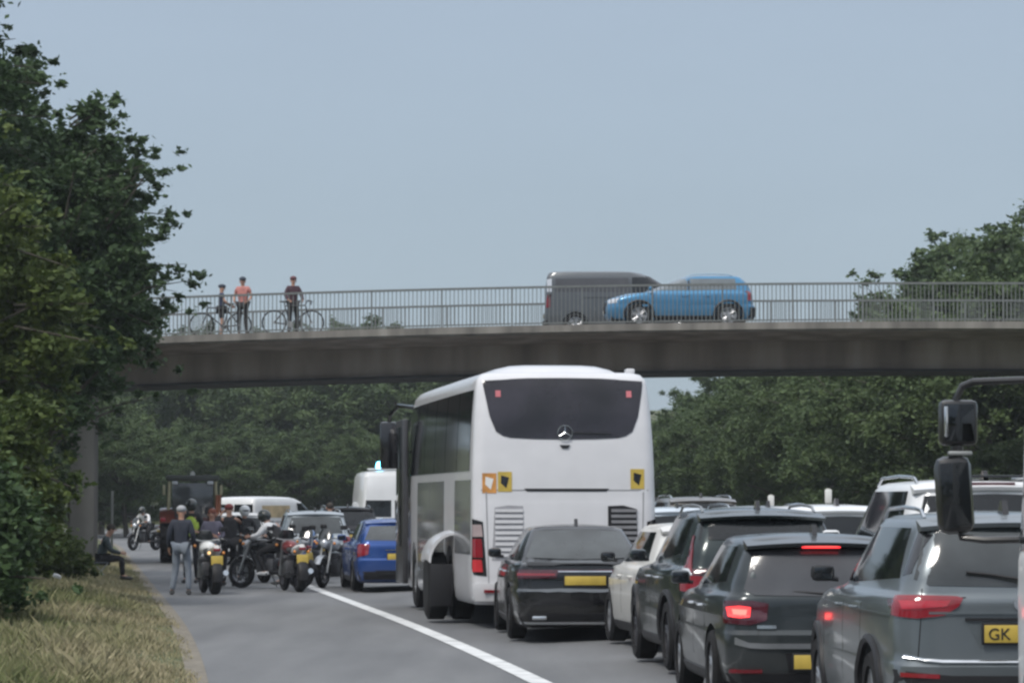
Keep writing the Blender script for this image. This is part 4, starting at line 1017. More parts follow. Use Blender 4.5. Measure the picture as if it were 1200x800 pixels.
# emergency van with light bar
t, b, L = van('white high-roofed police van with a blue beacon lit on its roof', WHITE, L=5.6, high=.58)
X = T(461, 96); t.location = (X, 96, gz(X, 96)+.004); t.rotation_euler = (0, 0, heading(-.125))
BEAC = mat('beacon_lit', (.2, .6, 1), .3, emit=14, emcol=(.12, .62, 1))
MB().box((0, 1.0, 2.60), (1.3, .28, .05), bev=.02).build('light_bar', mat('bar_white', (.6, .62, .62), .3), t)
MB().lathe([(2.62, .09), (2.66, .11), (2.72, .10), (2.80, .07), (2.82, .0001)], 'z', (-.30, 1.0, 0), 16).build('blue_beacon', BEAC, t)
pp('checker_band', b, 'r', [(-.9, .84), (.9, .84)], [(-.9, .72), (.9, .72)], mat('band_blue', (.03, .12, .35), .4), t, off=.006, nv=3)
# ------------------------------------------------------------------ coach
CW = paint('coach_white', (.62, .62, .64), 0, .3, .35)
def coach():
    t = thing('coach', 'tall white coach seen from behind, with dark curved rear window and roof units', 'coach')
    hw, L = 1.275, 11.5
    def k(z, yr, yf, h, rr=.16, rf=.45, br=.05, bf=.15): return (z, yr, yf, h, rr, rf, br, bf, .02, .06)
    K = [k(.30, .10, L-.15, hw*.95), k(.36, .03, L-.05, hw*.98), k(.55, 0, L, hw), k(1.0, .0, L, hw), k(1.70, .03, L, hw), k(1.78, .04, L-.01, hw), k(2.2, .06, L-.06, hw*.995), k(2.6, .10, L-.2, hw*.985), k(3.0, .16, L-.45, hw*.968), k(3.35, .24, L-.75, hw*.945), k(3.46, .28, L-.9, hw*.93), k(3.54, .36, L-1.05, hw*.88), k(3.57, .46, L-1.2, hw*.80)]
    ya, yb, r = 3.1, 8.9, .50
    body, b = body_mesh(K, [(ya, r), (yb, r)], r+.09, hw)
    setsmooth(body.data, 32); body.data.materials.clear(); body.data.materials.append(CW); body.parent = t
    for (x, y) in ((-1, ya), (1, ya), (-1, yb), (1, yb)): wheel(t, x*(hw-.18), y, r, .30, RIM, 8, x, .58)
    MB().box((0, L/2, .36), (1.7, L*.92, .2)).build('underbody', PLASTIC, t, False)
    pp('rear_window', b, 'r', [(-1.09, 3.44), (-.5, 3.475), (0, 3.48), (.5, 3.475), (1.09, 3.44)], [(-1.09, 3.38), (-1.02, 2.95), (-.93, 2.72), (-.80, 2.64), (-.4, 2.62), (0, 2.615), (.4, 2.62), (.80, 2.64), (.93, 2.72), (1.02, 2.95), (1.09, 3.38)], mat('coach_glass', (.018, .016, .022), .08, 0, 0, .7, 1.4, spec=.55), t, off=.010, nu=30, nv=10)
    both('high_brake_light', b, [(-.93, 3.30), (-.86, 3.30)], [(-.93, 3.21), (-.86, 3.21)], mat('pinkish_lens', (.55, .16, .18), .2), t, off=.02, nu=3, nv=3)
    # three-pointed ring emblem at the foot of the window
    y = .075
    e_ = MB(); pts = [(.10*math.cos(a), y, 2.71+.10*math.sin(a)) for a in np.linspace(0, 2*math.pi, 25)]
    e_.tube(pts, .008, 6, cap=False)
    for a in (90, 210, 330): e_.tube([(0, y, 2.71), (.095*math.cos(R(a)), y, 2.71+.095*math.sin(R(a)))], [.012, .003], 6)
    e_.build('emblem', CHROME, t)
    pp('wiper_arm', b, 'r', [(.05, 2.72), (.62, 2.70)], [(.05, 2.69), (.62, 2.685)], PLASTIC, t, off=.03, nv=3)
    pp('lock_handle', b, 'r', [(-.07, 2.535), (.07, 2.535)], [(-.04, 2.49), (.04, 2.49)], PLASTIC, t, off=.02, nv=3)
    pp('tailgate_slot', b, 'r', [(-.56, 1.925), (.60, 1.925)], [(-.52, 1.885), (.56, 1.885)], PLASTIC, t, off=.008, nv=3)
    pp('tailgate_edge', b, 'r', [(-1.14, 1.91), (1.14, 1.91)], [(-1.14, 1.895), (1.14, 1.895)], mat('seam_grey', (.25, .25, .26), .6), t, off=.004, nv=3)
    both('tailgate_edge', b, [(-1.08, 1.88), (-1.065, 1.88)], [(-1.05, .60), (-1.035, .60)], MATS['seam_grey'], t, off=.004, nu=2)
    # blind spot stickers: yellow plates with a dark figure block
    for x, z, m, m2 in ((-.82, 2.02, PLATEY, GLOSSB), (-1.03, 2.0, mat('orange_sticker', (.55, .25, .06), .5, var=.3), PLATEW), (.99, 2.06, PLATEY, GLOSSB)):
        p = pp('warning_sticker', b, 'r', [(x-.095, z+.14), (x+.095, z+.14)], [(x-.095, z-.14), (x+.095, z-.14)], m, t, off=.006, th=.002, nu=3, nv=3)
        pp('sticker_symbol', b, 'r', [(x-.05, z+.09), (x+.055, z+.06)], [(x-.055, z-.02), (x+.02, z-.09)], m2, p, off=.010, th=.002, nu=3, nv=3)
    for sx, m in ((-1, CW), (1, mat('louvre_grey', (.2, .2, .21), .5))):
        a, c = (-1.0, -.56) if sx < 0 else (.58, 1.0)
        fr = pp('engine_grille', b, 'r', [(a+.04, 1.66), ((a+c)/2, 1.69), (c-.02, 1.68)] if sx < 0 else [(a, 1.68), ((a+c)/2, 1.69), (c-.03, 1.64)], [(a, .92), (c, .92)], mat('grille_back', (.30, .30, .32), .6) if sx < 0 else PLASTIC, t, off=.006)
        for i in range(9):
            z = .99+i*.078
            pp('louvre', b, 'r', [(a+.045, z+.022), (c-.02, z+.022)], [(a+.045, z-.020), (c-.02, z-.020)], m, fr, off=.024, nu=4, nv=3)
    both('tail_lamp', b, [(-1.245, 1.50), (-1.12, 1.46)], [(-1.25, .72), (-1.07, .70)], GLOSSB, t, off=.010, nu=6, nv=10)
    for z0, z1, m in ((1.42, 1.25, mat('lens_grey', (.35, .28, .28), .2)), (1.22, .96, REDL), (.93, .76, mat('lens_bright2', (.5, .03, .04), .15, 0, .8))):
        both('tail_lens', b, [(-1.235, z0), (-1.135, z0)], [(-1.235, z1), (-1.12, z1)], m, t, off=.022, nu=5, nv=6)
    pp('rear_bumper', b, 'r', [(-1.22, .60), (1.22, .60)], [(-1.18, .36), (1.18, .36)], CW, t, off=.05)
    plate(t, 0, -.06, .66); both('bumper_reflector', b, [(-1.1, .52), (-.85, .52)], [(-1.1, .48), (-.85, .48)], REDL, t, off=.07, nv=3)
    both('tow_cover', b, [(-.2, .5), (-.05, .5)], [(-.2, .42), (-.05, .42)], TRIM, t, off=.06, nv=3)
    # side: tall dark glazing, silver lower panels
    g = mat('coach_side_glass', (.014, .016, .019), .08, 0, 0, .3, 1.2, spec=.5)
    for i in range(6):
        y0 = .55+i*1.62
        sides('side_window', b, [(y0, 3.32), (y0+1.56, 3.32)], [(y0, 2.18), (y0+1.56, 2.18)], g, t, off=.008)
    sil = paint('coach_silver', (.25, .26, .275), .5, .25, .2)
    for (y0, y1) in ((.35, 2.35), (3.85, 6.0), (6.05, 8.15)): sides('side_panel', b, [(y0, 2.05), (y1, 2.05)], [(y0, .5 if y0 > 3 else 1.0), (y1, .5 if y0 > 3 else 1.0)], sil, t, off=.006)
    sides('locker_handle', b, [(4.9, 1.0), (5.1, 1.0)], [(4.9, .96), (5.1, .96)], PLASTIC, t, off=.02, nv=3)
    both('windscreen', b, [(-1.1, 3.1), (0, 3.15)], [(-1.18, 1.3), (0, 1.28)], g, t, side='f', off=.008)
    both('headlamp', b, [(-1.15, .95), (-.75, .9)], [(-1.15, .70), (-.8, .68)], CLEARL, t, side='f', off=.01)
    # roof units
    def pod(y0, y1, w_, h, z=3.52):
        V = []; F = []; ys = [y0, y0+.25, y0+.7, y1-.7, y1-.25, y1]; hh = [.02, .7, 1, 1, .75, .02]
        for yy, q in zip(ys, hh):
            for x in np.linspace(-1, 1, 11):
                V.append((x*w_/2*(.9+.1*q), yy, z+h*q*(1-abs(x)**5)))
        for i in range(5):
            for j in range(10): F.append((i*11+j, i*11+j+1, (i+1)*11+j+1, (i+1)*11+j))
        m = MB(); m.add(V, F); return m.build('roof_unit', CW, t)
    pod(.75, 3.9, 2.0, .19); pod(5.6, 8.2, 1.9, .22)
    MB().box((1.0, .85, 3.60), (.12, .2, .08), bev=.02).build('roof_vent', CW, t)
    # front passenger door standing open on the left, big drooping mirrors
    d = MB(); d.box((-1.34, 10.2, 1.75), (.09, 1.3, 2.75), bev=.02); d.build('open_door', mat('door_frame', (.06, .06, .065), .3, .3), t)
    MB().box((-1.394, 10.2, 2.0), (.02, .80, 2.0), bev=.005).build('door_glass', GLASS, t); MB().box((-1.285, 10.2, 2.0), (.02, .86, 2.1), bev=.005).build('door_glass', GLASS, t)
    MB().tube([(-1.25, 10.75, 2.6), (-1.40, 10.6, 2.6)], .025, 6).build('door_arm', PLASTIC, t)
    for sx in (-1, 1):
        MB().tube([(sx*1.1, L-.9, 3.35), (sx*1.30, L-.1, 3.40), (sx*1.42, L+.15, 3.25), (sx*1.44, L+.15, 3.0)], .035, 8).build('mirror_arm', GLOSSB, t)
        MB().box((sx*1.44, L+.15, 2.72), (.30, .16, .82), bev=.05).build('mirror_head', GLOSSB, t)
    # locker flap lifted above the rear wheel
    V, F = [], []
    for i, yy in enumerate(np.linspace(2.45, 3.65, 8)):
        for j, a in enumerate(np.linspace(0, 90, 7)):
            V.append((-1.27-.36*math.sin(R(a)), yy, 1.32-.42*(1-math.cos(R(a)))-.03*abs(i-3.5)*.3))
    for i in range(7):
        for j in range(6): F.append((i*7+j, i*7+j+1, (i+1)*7+j+1, (i+1)*7+j))
    V2 = [(x+.03, y, z-.03) for x, y, z in V]; n = len(V); F2 = [tuple(n+q for q in reversed(f)) for f in F]
    edge = []
    for i in range(7): edge += [(i*7+6, (i+1)*7+6, n+(i+1)*7+6, n+i*7+6)]
    for j in range(6): edge += [(j, n+j, n+j+1, j+1), (49+j, 49+j+1, n+49+j+1, n+49+j)]
    mb = MB(); mb.add(V+V2, F+F2+edge); mb.build('lifted_flap', CW, t)
    MB().lathe([(-1.61, .28), (-1.615, .44), (-1.58, .50), (-1.36, .50), (-1.33, .44), (-1.33, .28)], 'x', (0, 3.05, .50), 30).build('outer_tyre', RUBBER, t)
    MB().lathe([(-1.60, .0001), (-1.58, .12), (-1.56, .28), (-1.35, .28), (-1.35, .0001)], 'x', (0, 3.05, .50), 24).build('outer_rim', RIMD, t)
    MB().box((-1.45, 2.42, .52), (.32, .03, .62), bev=.01).build('mudflap', PLASTIC, t)
    return t
t = coach(); putcar(t, 663, 47.95, -.122); t.scale = (1.04, 1, 1)

# ------------------------------------------------------------------ lorry at the right edge, with the mirror cluster in view
def lorry():
    t = thing('lorry', 'white lorry cab at the right edge carrying black double mirrors on arms', 'lorry')
    # cab: y from 5.6 to 7.6 (front), box body behind it
    hw = 1.2
    def k(z, yr, yf, h, rf=.25): return (z, yr, yf, h, .06, rf, 0, .10, 0, .02)
    K = [k(.45, 5.75, 7.55, hw*.97), k(.55, 5.65, 7.62, hw), k(1.25, 5.62, 7.64, hw), k(1.45, 5.62, 7.60, hw), k(1.55, 5.62, 7.57, hw*.99), k(2.30, 5.66, 7.40, hw*.985), k(2.50, 5.75, 7.25, hw*.95), k(2.58, 5.95, 7.0, hw*.85)]
    body, b = body_mesh(K, [(6.75, .42)], .50, hw)
    setsmooth(body.data, 32); body.data.materials.clear(); body.data.materials.append(WHITE); body.parent = t; body.name = 'cab'
    MB().box((0, 2.72, 2.05), (2.45, 5.5, 2.5), bev=.04).build('cargo_box', mat('box_white', (.66, .67, .68), .45, dirt=.4), t)
    MB().box((0, 3.6, .62), (.9, 7.2, .25), bev=.02).build('chassis', PLASTIC, t)
    for (x, y) in ((-1, 1.3), (1, 1.3), (-1, 6.75), (1, 6.75)): wheel(t, x*(hw-.17), y, .42, .27, RIMD, 8, x, .56)
    sides('side_window', b, [(6.05, 2.25), (6.95, 2.25)], [(6.05, 1.55), (7.35, 1.50)], GLASS, t)
    sides('door_seam', b, [(5.95, 2.3), (5.965, 2.3)], [(5.95, .7), (5.965, .7)], PLASTIC, t, off=.002, nu=2)
    sides('door_handle', b, [(6.05, 1.42), (6.25, 1.42)], [(6.05, 1.38), (6.25, 1.38)], PLASTIC, t, off=.02, nv=3)
    sides('side_lower_trim', b, [(5.9, .9), (6.25, .9)], [(5.9, .6), (6.25, .6)], PLASTIC, t, off=.012)
    pp('windscreen', b, 'f', [(-.95, 2.3), (0, 2.32), (.95, 2.3)], [(-1.08, 1.5), (0, 1.48), (1.08, 1.5)], GLASS, t)
    both('headlamp', b, [(-1.1, .95), (-.75, .95)], [(-1.1, .75), (-.78, .75)], CLEARL, t, side='f', off=.01)
    pp('front_bumper', b, 'f', [(-1.12, .72), (1.12, .72)], [(-1.05, .5), (1.05, .5)], PLASTIC, t, off=.05)
    both('rear_lamp', b, [(-1.0, 1.0), (-.8, 1.0)], [(-1.0, .9), (-.8, .9)], REDL, t, off=.01)
    G = mat('mirror_black', (.012, .012, .013), .35, 0, .3)
    for sx in (-1, 1):
        o = 'mirror_arm'
        MB().tube([(sx*1.10, 7.30, 2.50), (sx*1.42, 7.52, 2.495), (sx*1.48, 7.55, 2.47), (sx*1.515, 7.55, 2.40), (sx*1.515, 7.55, 2.05)], .022, 8).build(o, G, t)
        MB().tube([(sx*1.17, 7.38, 1.57), (sx*1.36, 7.5, 1.565), (sx*1.49, 7.55, 1.58), (sx*1.51, 7.55, 1.66)], .022, 8).build(o, G, t)
        h = MB(); h.box((sx*1.505, 7.57, 2.255), (.225, .13, .27), bev=.035); h1 = h.build('wide_angle_mirror', G, t)
        MB().box((sx*1.505, 7.50, 2.255), (.18, .012, .22), bev=.004).build('mirror_glass', mat('mirror_dark', (.05, .055, .06), .05, .9, 0, .1), h1)
        MB().box((sx*1.585, 7.492, 2.26), (.022, .012, .18), bev=.004).build('bright_edge', CHROME, h1)
        h = MB(); h.box((sx*1.53, 7.57, 1.83), (.215, .16, .46), bev=.06, rot=(0, sx*.06, 0)); h2 = h.build('main_mirror', G, t)
        MB().box((sx*1.53, 7.485, 1.83), (.17, .014, .38), bev=.005, rot=(0, sx*.06, 0)).build('mirror_glass', GLASS, h2)
        MB().tube([(sx*1.515, 7.55, 2.12), (sx*1.515, 7.55, 2.03)], .04, 8).build('mirror_neck', G, t)
        MB().box((sx*1.50, 7.53, 2.075), (.14, .07, .025), bev=.008).build('mirror_clamp', STEEL, t)
    return t
t = lorry(); X = 2.94+1.2; t.location = (X, 20.0-7.4, gz(X, 16)-.066); t.rotation_euler = (0, 0, 0)

# ------------------------------------------------------------------ tractor on the hard shoulder
def tractor():
    t = thing('tractor', 'dark red tractor with black cab roof parked on the hard shoulder under the bridge', 'tractor')
    RED = paint('tractor_red', (.09, .025, .018), 0, .4, .3); PALE = mat('pale_frame', (.40, .37, .24), .5, dirt=.2)
    m = MB(); m.box((0, .2, .9), (.7, 1.6, .7), bev=.05); m.build('rear_axle_housing', TRIM, t)
    MB().box((0, 2.2, 1.25), (.75, 1.8, .7), bev=.12).build('bonnet', RED, t)
    for sx in (-1, 1):
        w_ = MB(); w_.lathe([(-.2, .42), (-.21, .66), (-.15, .75), (.15, .75), (.21, .66), (.2, .42), (.1, .40), (-.1, .40), (-.2, .42)], 'x', (sx*.74, .1, .75), 32)
        for i in range(20):
            a = 2*math.pi*i/20; w_.box((sx*.74+(.09 if i % 2 else -.09), .1+.745*math.cos(a), .75+.745*math.sin(a)), (.2, .05, .05), rot=(a, 0, .3))
        wo = w_.build('rear_wheel', RUBBER, t)
        MB().lathe([(-.05, .0001), (-.05, .2), (.1, .40), (.12, .40), (.0, .18), (.0, .0001)] if sx > 0 else [(-.12, .40), (-.1, .40), (.05, .2), (.05, .0001)], 'x', (sx*.74, .1, .75), 24).build('rim', PALE, wo)
        wheel(t, sx*.72, 2.7, .48, .28, PALE, 5, sx, .5)
        f = MB(); pts = [(sx*.74, .1+.85*math.cos(a), .75+.85*math.sin(a)) for a in np.linspace(R(10), R(150), 10)]
        f.tube(pts, .22, 8, flat=.15); f.build('mudguard', RED, t)
        MB().tube([(sx*.72, -.15, 1.15), (sx*.68, -.25, 2.4)], .045, 6).build('cab_post', PALE, t)
        MB().tube([(sx*.70, 1.15, 1.1), (sx*.66, 1.0, 2.4)], .04, 6).build('cab_post', PALE, t)
        MB().box((sx*.745, .45, 1.85), (.02, 1.1, 1.0)).build('side_glass', GLASSG, t)
        MB().box((sx*.84, -.1, 2.15), (.08, .16, .30), bev=.02).build('mirror', PALE, t)
        MB().box((sx*.52, -.30, 2.36), (.18, .08, .10), bev=.02).build('work_lamp', CLEARL, t)
        MB().box((sx*.86, -.62, 1.28), (.16, .05, .1), bev=.01).build('tail_lamp', REDL, t)
        MB().tube([(sx*.30, -.5, .9), (sx*.42, -1.2, .55)], .045, 6).build('lift_arm', TRIM, t)
    MB().box((0, .42, 2.50), (1.55, 1.65, .16), bev=.05).build('cab_roof', mat('roof_dark', (.05, .055, .05), .5), t)
    MB().box((0, -.22, 1.85), (1.20, .02, 1.0), bev=.005).build('rear_glass', mat('cab_glass', (.07, .075, .08), .1, spec=.8), t)
    MB().box((0, -.2, 1.22), (1.30, .06, .26), bev=.02).build('rear_panel', RED, t)
    MB().lathe([(2.58, .07), (2.64, .07), (2.70, .03), (2.71, .0001)], 'z', (0, .3, 0), 14).build('beacon', mat('beacon_pale', (.65, .65, .6), .3), t)
    MB().tube([(.42, 2.6, 1.5), (.42, 2.6, 2.4)], .04, 8).build('exhaust_stack', TRIM, t)
    for x in (.78, .70): MB().tube([(x, -.45, 1.2), (x+.02, -.5, 2.0)], .05, 6).build('tool_bar', paint('orange_bar', (.26, .09, .045), 0, .5, .1), t)
    plate(t, .0, -.26, 1.22, wd=.4)
    return t
t = tractor(); X = T(226, 101); t.location = (X, 101, gz(X, 101)+.004); t.rotation_euler = (0, 0, .10)

# ------------------------------------------------------------------ motorcycles
def motorcycle(label, tank, cowl, plate_m=PLATEY, lit=False, seatw=None, group=None, rider_side=None):
    t = thing('motorcycle', label, 'motorcycle', group=group)
    PT = tank; r = .31; wb = 1.44
    for y, wd in ((-wb/2, .18), (wb/2, .12)):
        w_ = MB(); w_.lathe([(-wd/2, .22), (-wd/2, .27), (-wd/4, r), (wd/4, r), (wd/2, .27), (wd/2, .22), (-wd/2, .22)], 'x', (0, y, r), 28); wo = w_.build('wheel', RUBBER, t)
        m = MB(); m.lathe([(-wd/2.4, .225), (-wd/2.4, .20), (wd/2.4, .20), (wd/2.4, .225)], 'x', (0, y, r), 24, cap=False)
        for i in range(6): a = i*math.pi/3; m.tube([(0, y, r), (0, y+.21*math.cos(a), r+.21*math.sin(a))], .014, 5)
        m.lathe([(-.05, .0001), (-.05, .05), (.05, .05), (.05, .0001)], 'x', (0, y, r), 12); m.build('rim', RIMD, wo)
        MB().lathe([(wd/2+.012, .0001), (wd/2+.012, .13), (wd/2+.018, .13), (wd/2+.018, .0001)], 'x', (0, y, r), 20).build('brake_disc', STEEL, wo)
    m = MB(); m.box((0, .05, .45), (.34, .42, .34), bev=.05); m.box((0, .12, .64), (.36, .22, .16), bev=.03)
    for i in range(4): m.box((0, .12, .56+i*.035), (.42, .24, .010))
    m.build('engine', mat('engine_grey', (.10, .10, .105), .45, .6), t)
    f = MB(); f.tube([(0, .52, .88), (0, .1, .80), (0, -.35, .72), (0, -.1, .34), (0, .3, .32), (0, .52, .80)], .03, 8)
    for s in (-.1, .1): f.tube([(s, -.12, .38), (s, -wb/2, r)], .028, 8)
    f.build('frame', PLASTIC, t)
    fk = MB()
    for s in (-.10, .10): fk.tube([(s, .44, .98), (s*1.0, wb/2, r)], .027, 8)
    fk.build('front_fork', STEEL, t)
    MB().sph((0, .22, .88), (.16, .30, .14), 18, 10).build('fuel_tank', PT, t)
    s = MB(); s.tube([(0, .02, .84), (0, -.25, .80), (0, -.5, .84), (0, -.72, .90)], [.13, .15, .13, .07], 12, flat=.45); s.build('seat', mat('seat_black', (.02, .02, .02), .7), t)
    c = MB(); c.tube([(0, -.42, .80), (0, -.68, .86), (0, -.88, .92)], [.13, .14, .06], 12, flat=.6); c.build('tail_cowl', cowl, t)
    MB().tube([(0, .56+.14*math.cos(a), .40+.26*math.sin(a)) if False else (0, wb/2+.36*math.cos(a), r+.36*math.sin(a)) for a in np.linspace(R(30), R(150), 8)], .075, 8, flat=.25).build('front_mudguard', PT, t)
    MB().tube([(0, -wb/2+.37*math.cos(a), r+.37*math.sin(a)) for a in np.linspace(R(60), R(190), 8)], .09, 8, flat=.2).build('rear_mudguard', PLASTIC, t)
    h = MB(); h.tube([(-.38, .30, 1.02), (-.30, .36, 1.06), (-.1, .42, 1.02), (.1, .42, 1.02), (.30, .36, 1.06), (.38, .30, 1.02)], .016, 8); h.build('handlebar', STEEL, t)
    for q in (-1, 1):
        MB().tube([(q*.38, .30, 1.02), (q*.26, .38, 1.055)], .022, 8).build('grip', RUBBER, t)
        mm = MB(); mm.tube([(q*.28, .37, 1.06), (q*.33, .42, 1.22)], .008, 6); mm.box((q*.36, .42, 1.25), (.15, .03, .09), bev=.02); mm.build('mirror', PLASTIC, t)
        MB().sph((q*.14, -.86, .80), .032, 10, 6).build('indicator', AMBLIT if (lit and q < 0) else AMBER, t)
        MB().sph((q*.20, .55, .92), .032, 10, 6).build('indicator', AMBER, t)
        MB().tube([(q*.13, .1, .34), (q*.17, -.4, .32), (q*.19, -.85, .42)], [.03, .045, .055], 10).build('exhaust_pipe', CHROME if q > 0 else TRIM, t)
        MB().tube([(q*.17, -.05, .30), (q*.27, -.05, .30)], .02, 6).build('footrest', PLASTIC, t)
    l = MB(); l.lathe([(0, .10), (.05, .09), (-.0, .10)], 'y', (0, .60, .92), 18); l.sph((0, .60, .92), (.10, .09, .10), 14, 8); l.build('headlamp', CLEARL, t)
    sc_ = MB(); sc_.tube([(0, .60, 1.0), (0, .54, 1.12), (0, .48, 1.22)], [.15, .16, .10], 12, flat=.15); sc_.build('windshield', GLASSG, t)
    MB().box((0, -.93, .86), (.14, .05, .06), bev=.015).build('tail_lamp', REDL, t)
    p = MB().box((0, -.95, .66), (.23, .012, .18), bev=.004, rot=(R(-10), 0, 0)).build('number_plate', plate_m, t)
    MB().tube([(.10, .05, .3), (.24, .0, .02)], .014, 6).build('side_stand', STEEL, t)
    return t
def put(t, px, Z, rz, dz=0): X = T(px, Z); t.location = (X, Z, gz(X, Z)+.006+dz); t.rotation_euler = (0, 0, R(rz))
WC = paint('white_cowl', (.72, .72, .70), 0, .35, 0); BK = paint('bike_black', (.014, .014, .016), .2, .25, 0); RD = paint('bike_red', (.16, .02, .02), .2, .3, 0); BB = paint('bike_blue', (.03, .07, .2), .3, .3, 0); SV = paint('bike_silver', (.35, .37, .4), .6, .3, 0)
t = motorcycle('motorcycle with white tail cowl and lit amber indicator between the standing people', WC, WC, lit=True); put(t, 246, 66.8, 14)
t = motorcycle('dark motorcycle turned sideways under the seated rider', BK, BK); put(t, 318, 71.0, 62)
t = motorcycle('motorcycle with white cowl, yellow plate and red flanks at the end of the white line', RD, WC); put(t, 343, 68.6, 16)
t = motorcycle('blue motorcycle behind the white-cowled one, its headlamp facing the camera', BB, BK); put(t, 368, 75.5, 166)
t = motorcycle('black motorcycle with silver tail, leftmost against the blue car, facing the camera', SV, BK); put(t, 394, 72.0, 160)
t = motorcycle('far motorcycle carrying a rider in white beyond the bridge pier', BK, BK); put(t, 170, 128, 150)

# ------------------------------------------------------------------ people
def skin(name, V, E, Rr, m, parent, sub=1, root=0):
    me = bpy.data.meshes.new(name); me.from_pydata([tuple(v) for v in V], E, []); me.update()
    o = bpy.data.objects.new(name, me); col.objects.link(o)
    md = o.modifiers.new('s', 'SKIN'); md.use_smooth_shade = True; md.branch_smoothing = .3
    for i, sv in enumerate(me.skin_vertices[0].data): sv.radius = (Rr[i], Rr[i]) if not hasattr(Rr[i], '__len__') else Rr[i]; sv.use_root = (i == root)
    if sub: sb = o.modifiers.new('u', 'SUBSURF'); sb.levels = sub
    dg = bpy.context.evaluated_depsgraph_get(); me2 = bpy.data.meshes.new_from_object(o.evaluated_get(dg))
    o.modifiers.clear(); o.data = me2; me2.materials.clear(); me2.materials.append(m); me2.name = name; me2.shade_smooth()
    o.parent = parent; return o
SKINM = mat('skin', (.42, .24, .17), .55, var=.06)
def person(label, J=None, H=1.75, top=None, legs=None, hair=None, sleeves=True, shorts=False, hat='hair', shoe=None, vest=None):
    """J overrides joints of a standing figure facing +y; all joints are given for a 1.75 m person"""
    t = thing('person', label, 'person')
    P = dict(pelvis=(0, 0, .96), waist=(0, 0, 1.10), chest=(0, .01, 1.32), neck=(0, .0, 1.49), head=(0, .02, 1.60), crown=(0, .015, 1.68))
    for s, q in (('l', -1), ('r', 1)):
        P.update({s+'sh': (q*.155, 0, 1.425), s+'el': (q*.235, -.03, 1.15), s+'wr': (q*.25, .07, .92), s+'ha': (q*.25, .10, .85),
                  s+'hip': (q*.09, 0, .93), s+'kn': (q*.11, .03, .50), s+'an': (q*.12, -.02, .09), s+'to': (q*.135, .14, .035)})
    if J: P.update(J)
    k = H/1.75; P = {a: Vector(v)*k for a, v in P.items()}
    rad = dict(pelvis=(.15, .11), waist=(.135, .10), chest=(.16, .11), neck=.052, head=(.078, .095), crown=(.07, .085), sh=.062, el=.042, wr=.028, ha=(.038, .02), hip=.085, kn=.058, an=.04, to=.035)
    names = ['pelvis', 'waist', 'chest', 'neck', 'head', 'crown']+[s+j for s in 'lr' for j in ('sh', 'el', 'wr', 'ha', 'hip', 'kn', 'an', 'to')]
    ix = {a: i for i, a in enumerate(names)}
    E = [('pelvis', 'waist'), ('waist', 'chest'), ('chest', 'neck'), ('neck', 'head'), ('head', 'crown')]
    for s in 'lr': E += [('chest', s+'sh'), (s+'sh', s+'el'), (s+'el', s+'wr'), (s+'wr', s+'ha'), ('pelvis', s+'hip'), (s+'hip', s+'kn'), (s+'kn', s+'an'), (s+'an', s+'to')]
    def rr(a, f=1.0, add=0):
        v = rad[a] if a in rad else rad[a[1:]]
        return tuple((x*f+add)*k for x in v) if hasattr(v, '__len__') else (v*f+add)*k
    cov = (['chest', 'waist', 'lsh', 'rsh']+(['lel', 'rel'] if sleeves else []) if top else [])+['pelvis', 'lhip', 'rhip']
    V = [P[a] for a in names]; Rr = [rr(a, .78 if a in cov else 1.0) for a in names]; Ed = [(ix[a], ix[b]) for a, b in E]
    for s, q in (('l', -1), ('r', 1)):     # five fingers from each palm
        d = (P[s+'ha']-P[s+'wr']).normalized(); side = d.cross(Vector((1, 0, 0)));
        side = side.normalized() if side.length > .1 else Vector((0, 1, 0))
        curl = side.cross(d).normalized()*(-q)
        for f, (o_, ln) in enumerate([(-.030, .062), (-.010, .075), (.010, .070), (.030, .055)]):
            b0 = P[s+'ha']+side*o_*k+d*.02*k; b1 = b0+d*ln*.55*k+curl*.006; b2 = b0+d*ln*k+curl*.028*k
            n0 = len(V); V += [b0, b1, b2]; Rr += [.0095*k, .009*k, .007*k]; Ed += [(ix[s+'ha'], n0), (n0, n0+1), (n0+1, n0+2)]
        b0 = P[s+'wr']+d*.03*k+side*-.035*k; b1 = b0+d*.04*k-side*.02*k; n0 = len(V); V += [b0, b1]; Rr += [.011*k, .009*k]; Ed += [(ix[s+'wr'], n0), (n0, n0+1)]
    skin('body', V, Ed, Rr, SKINM, t)
    def garment(name, ns, es, m, f, add, over={}, rov={}):
        ii = {a: i for i, a in enumerate(ns)}
        skin(name, [over[a] if a in over else P[a] for a in ns], [(ii[a], ii[b]) for a, b in es], [rov[a] if a in rov else rr(a, f, add) for a in ns], m, t)
    if top:
        lo = P['pelvis'].lerp(P['waist'], .0)
        ns = ['waist', 'pelvis', 'chest', 'neck']; es = [('waist', 'pelvis'), ('waist', 'chest'), ('chest', 'neck')]
        ov = {'neck': P['chest'].lerp(P['neck'], .80)}
        for s in 'lr':
            ns += [s+'sh', s+'el']; es += [('chest', s+'sh'), (s+'sh', s+'el')]
            if sleeves: ns.append(s+'wr'); es.append((s+'el', s+'wr'))
            else: ov[s+'el'] = P[s+'sh'].lerp(P[s+'el'], .65)
        garment('jacket' if sleeves else 'shirt', ns, es, top, 1.05, .016, ov, {'neck': .08, 'chest': (.17, .125)})
    if vest:
        garment('high_visibility_vest', ['waist', 'pelvis', 'chest', 'lsh', 'rsh'], [('waist', 'pelvis'), ('waist', 'chest'), ('chest', 'lsh'), ('chest', 'rsh')], vest, 1.22, .035, {'lsh': P['chest'].lerp(P['lsh'], .75), 'rsh': P['chest'].lerp(P['rsh'], .75)})
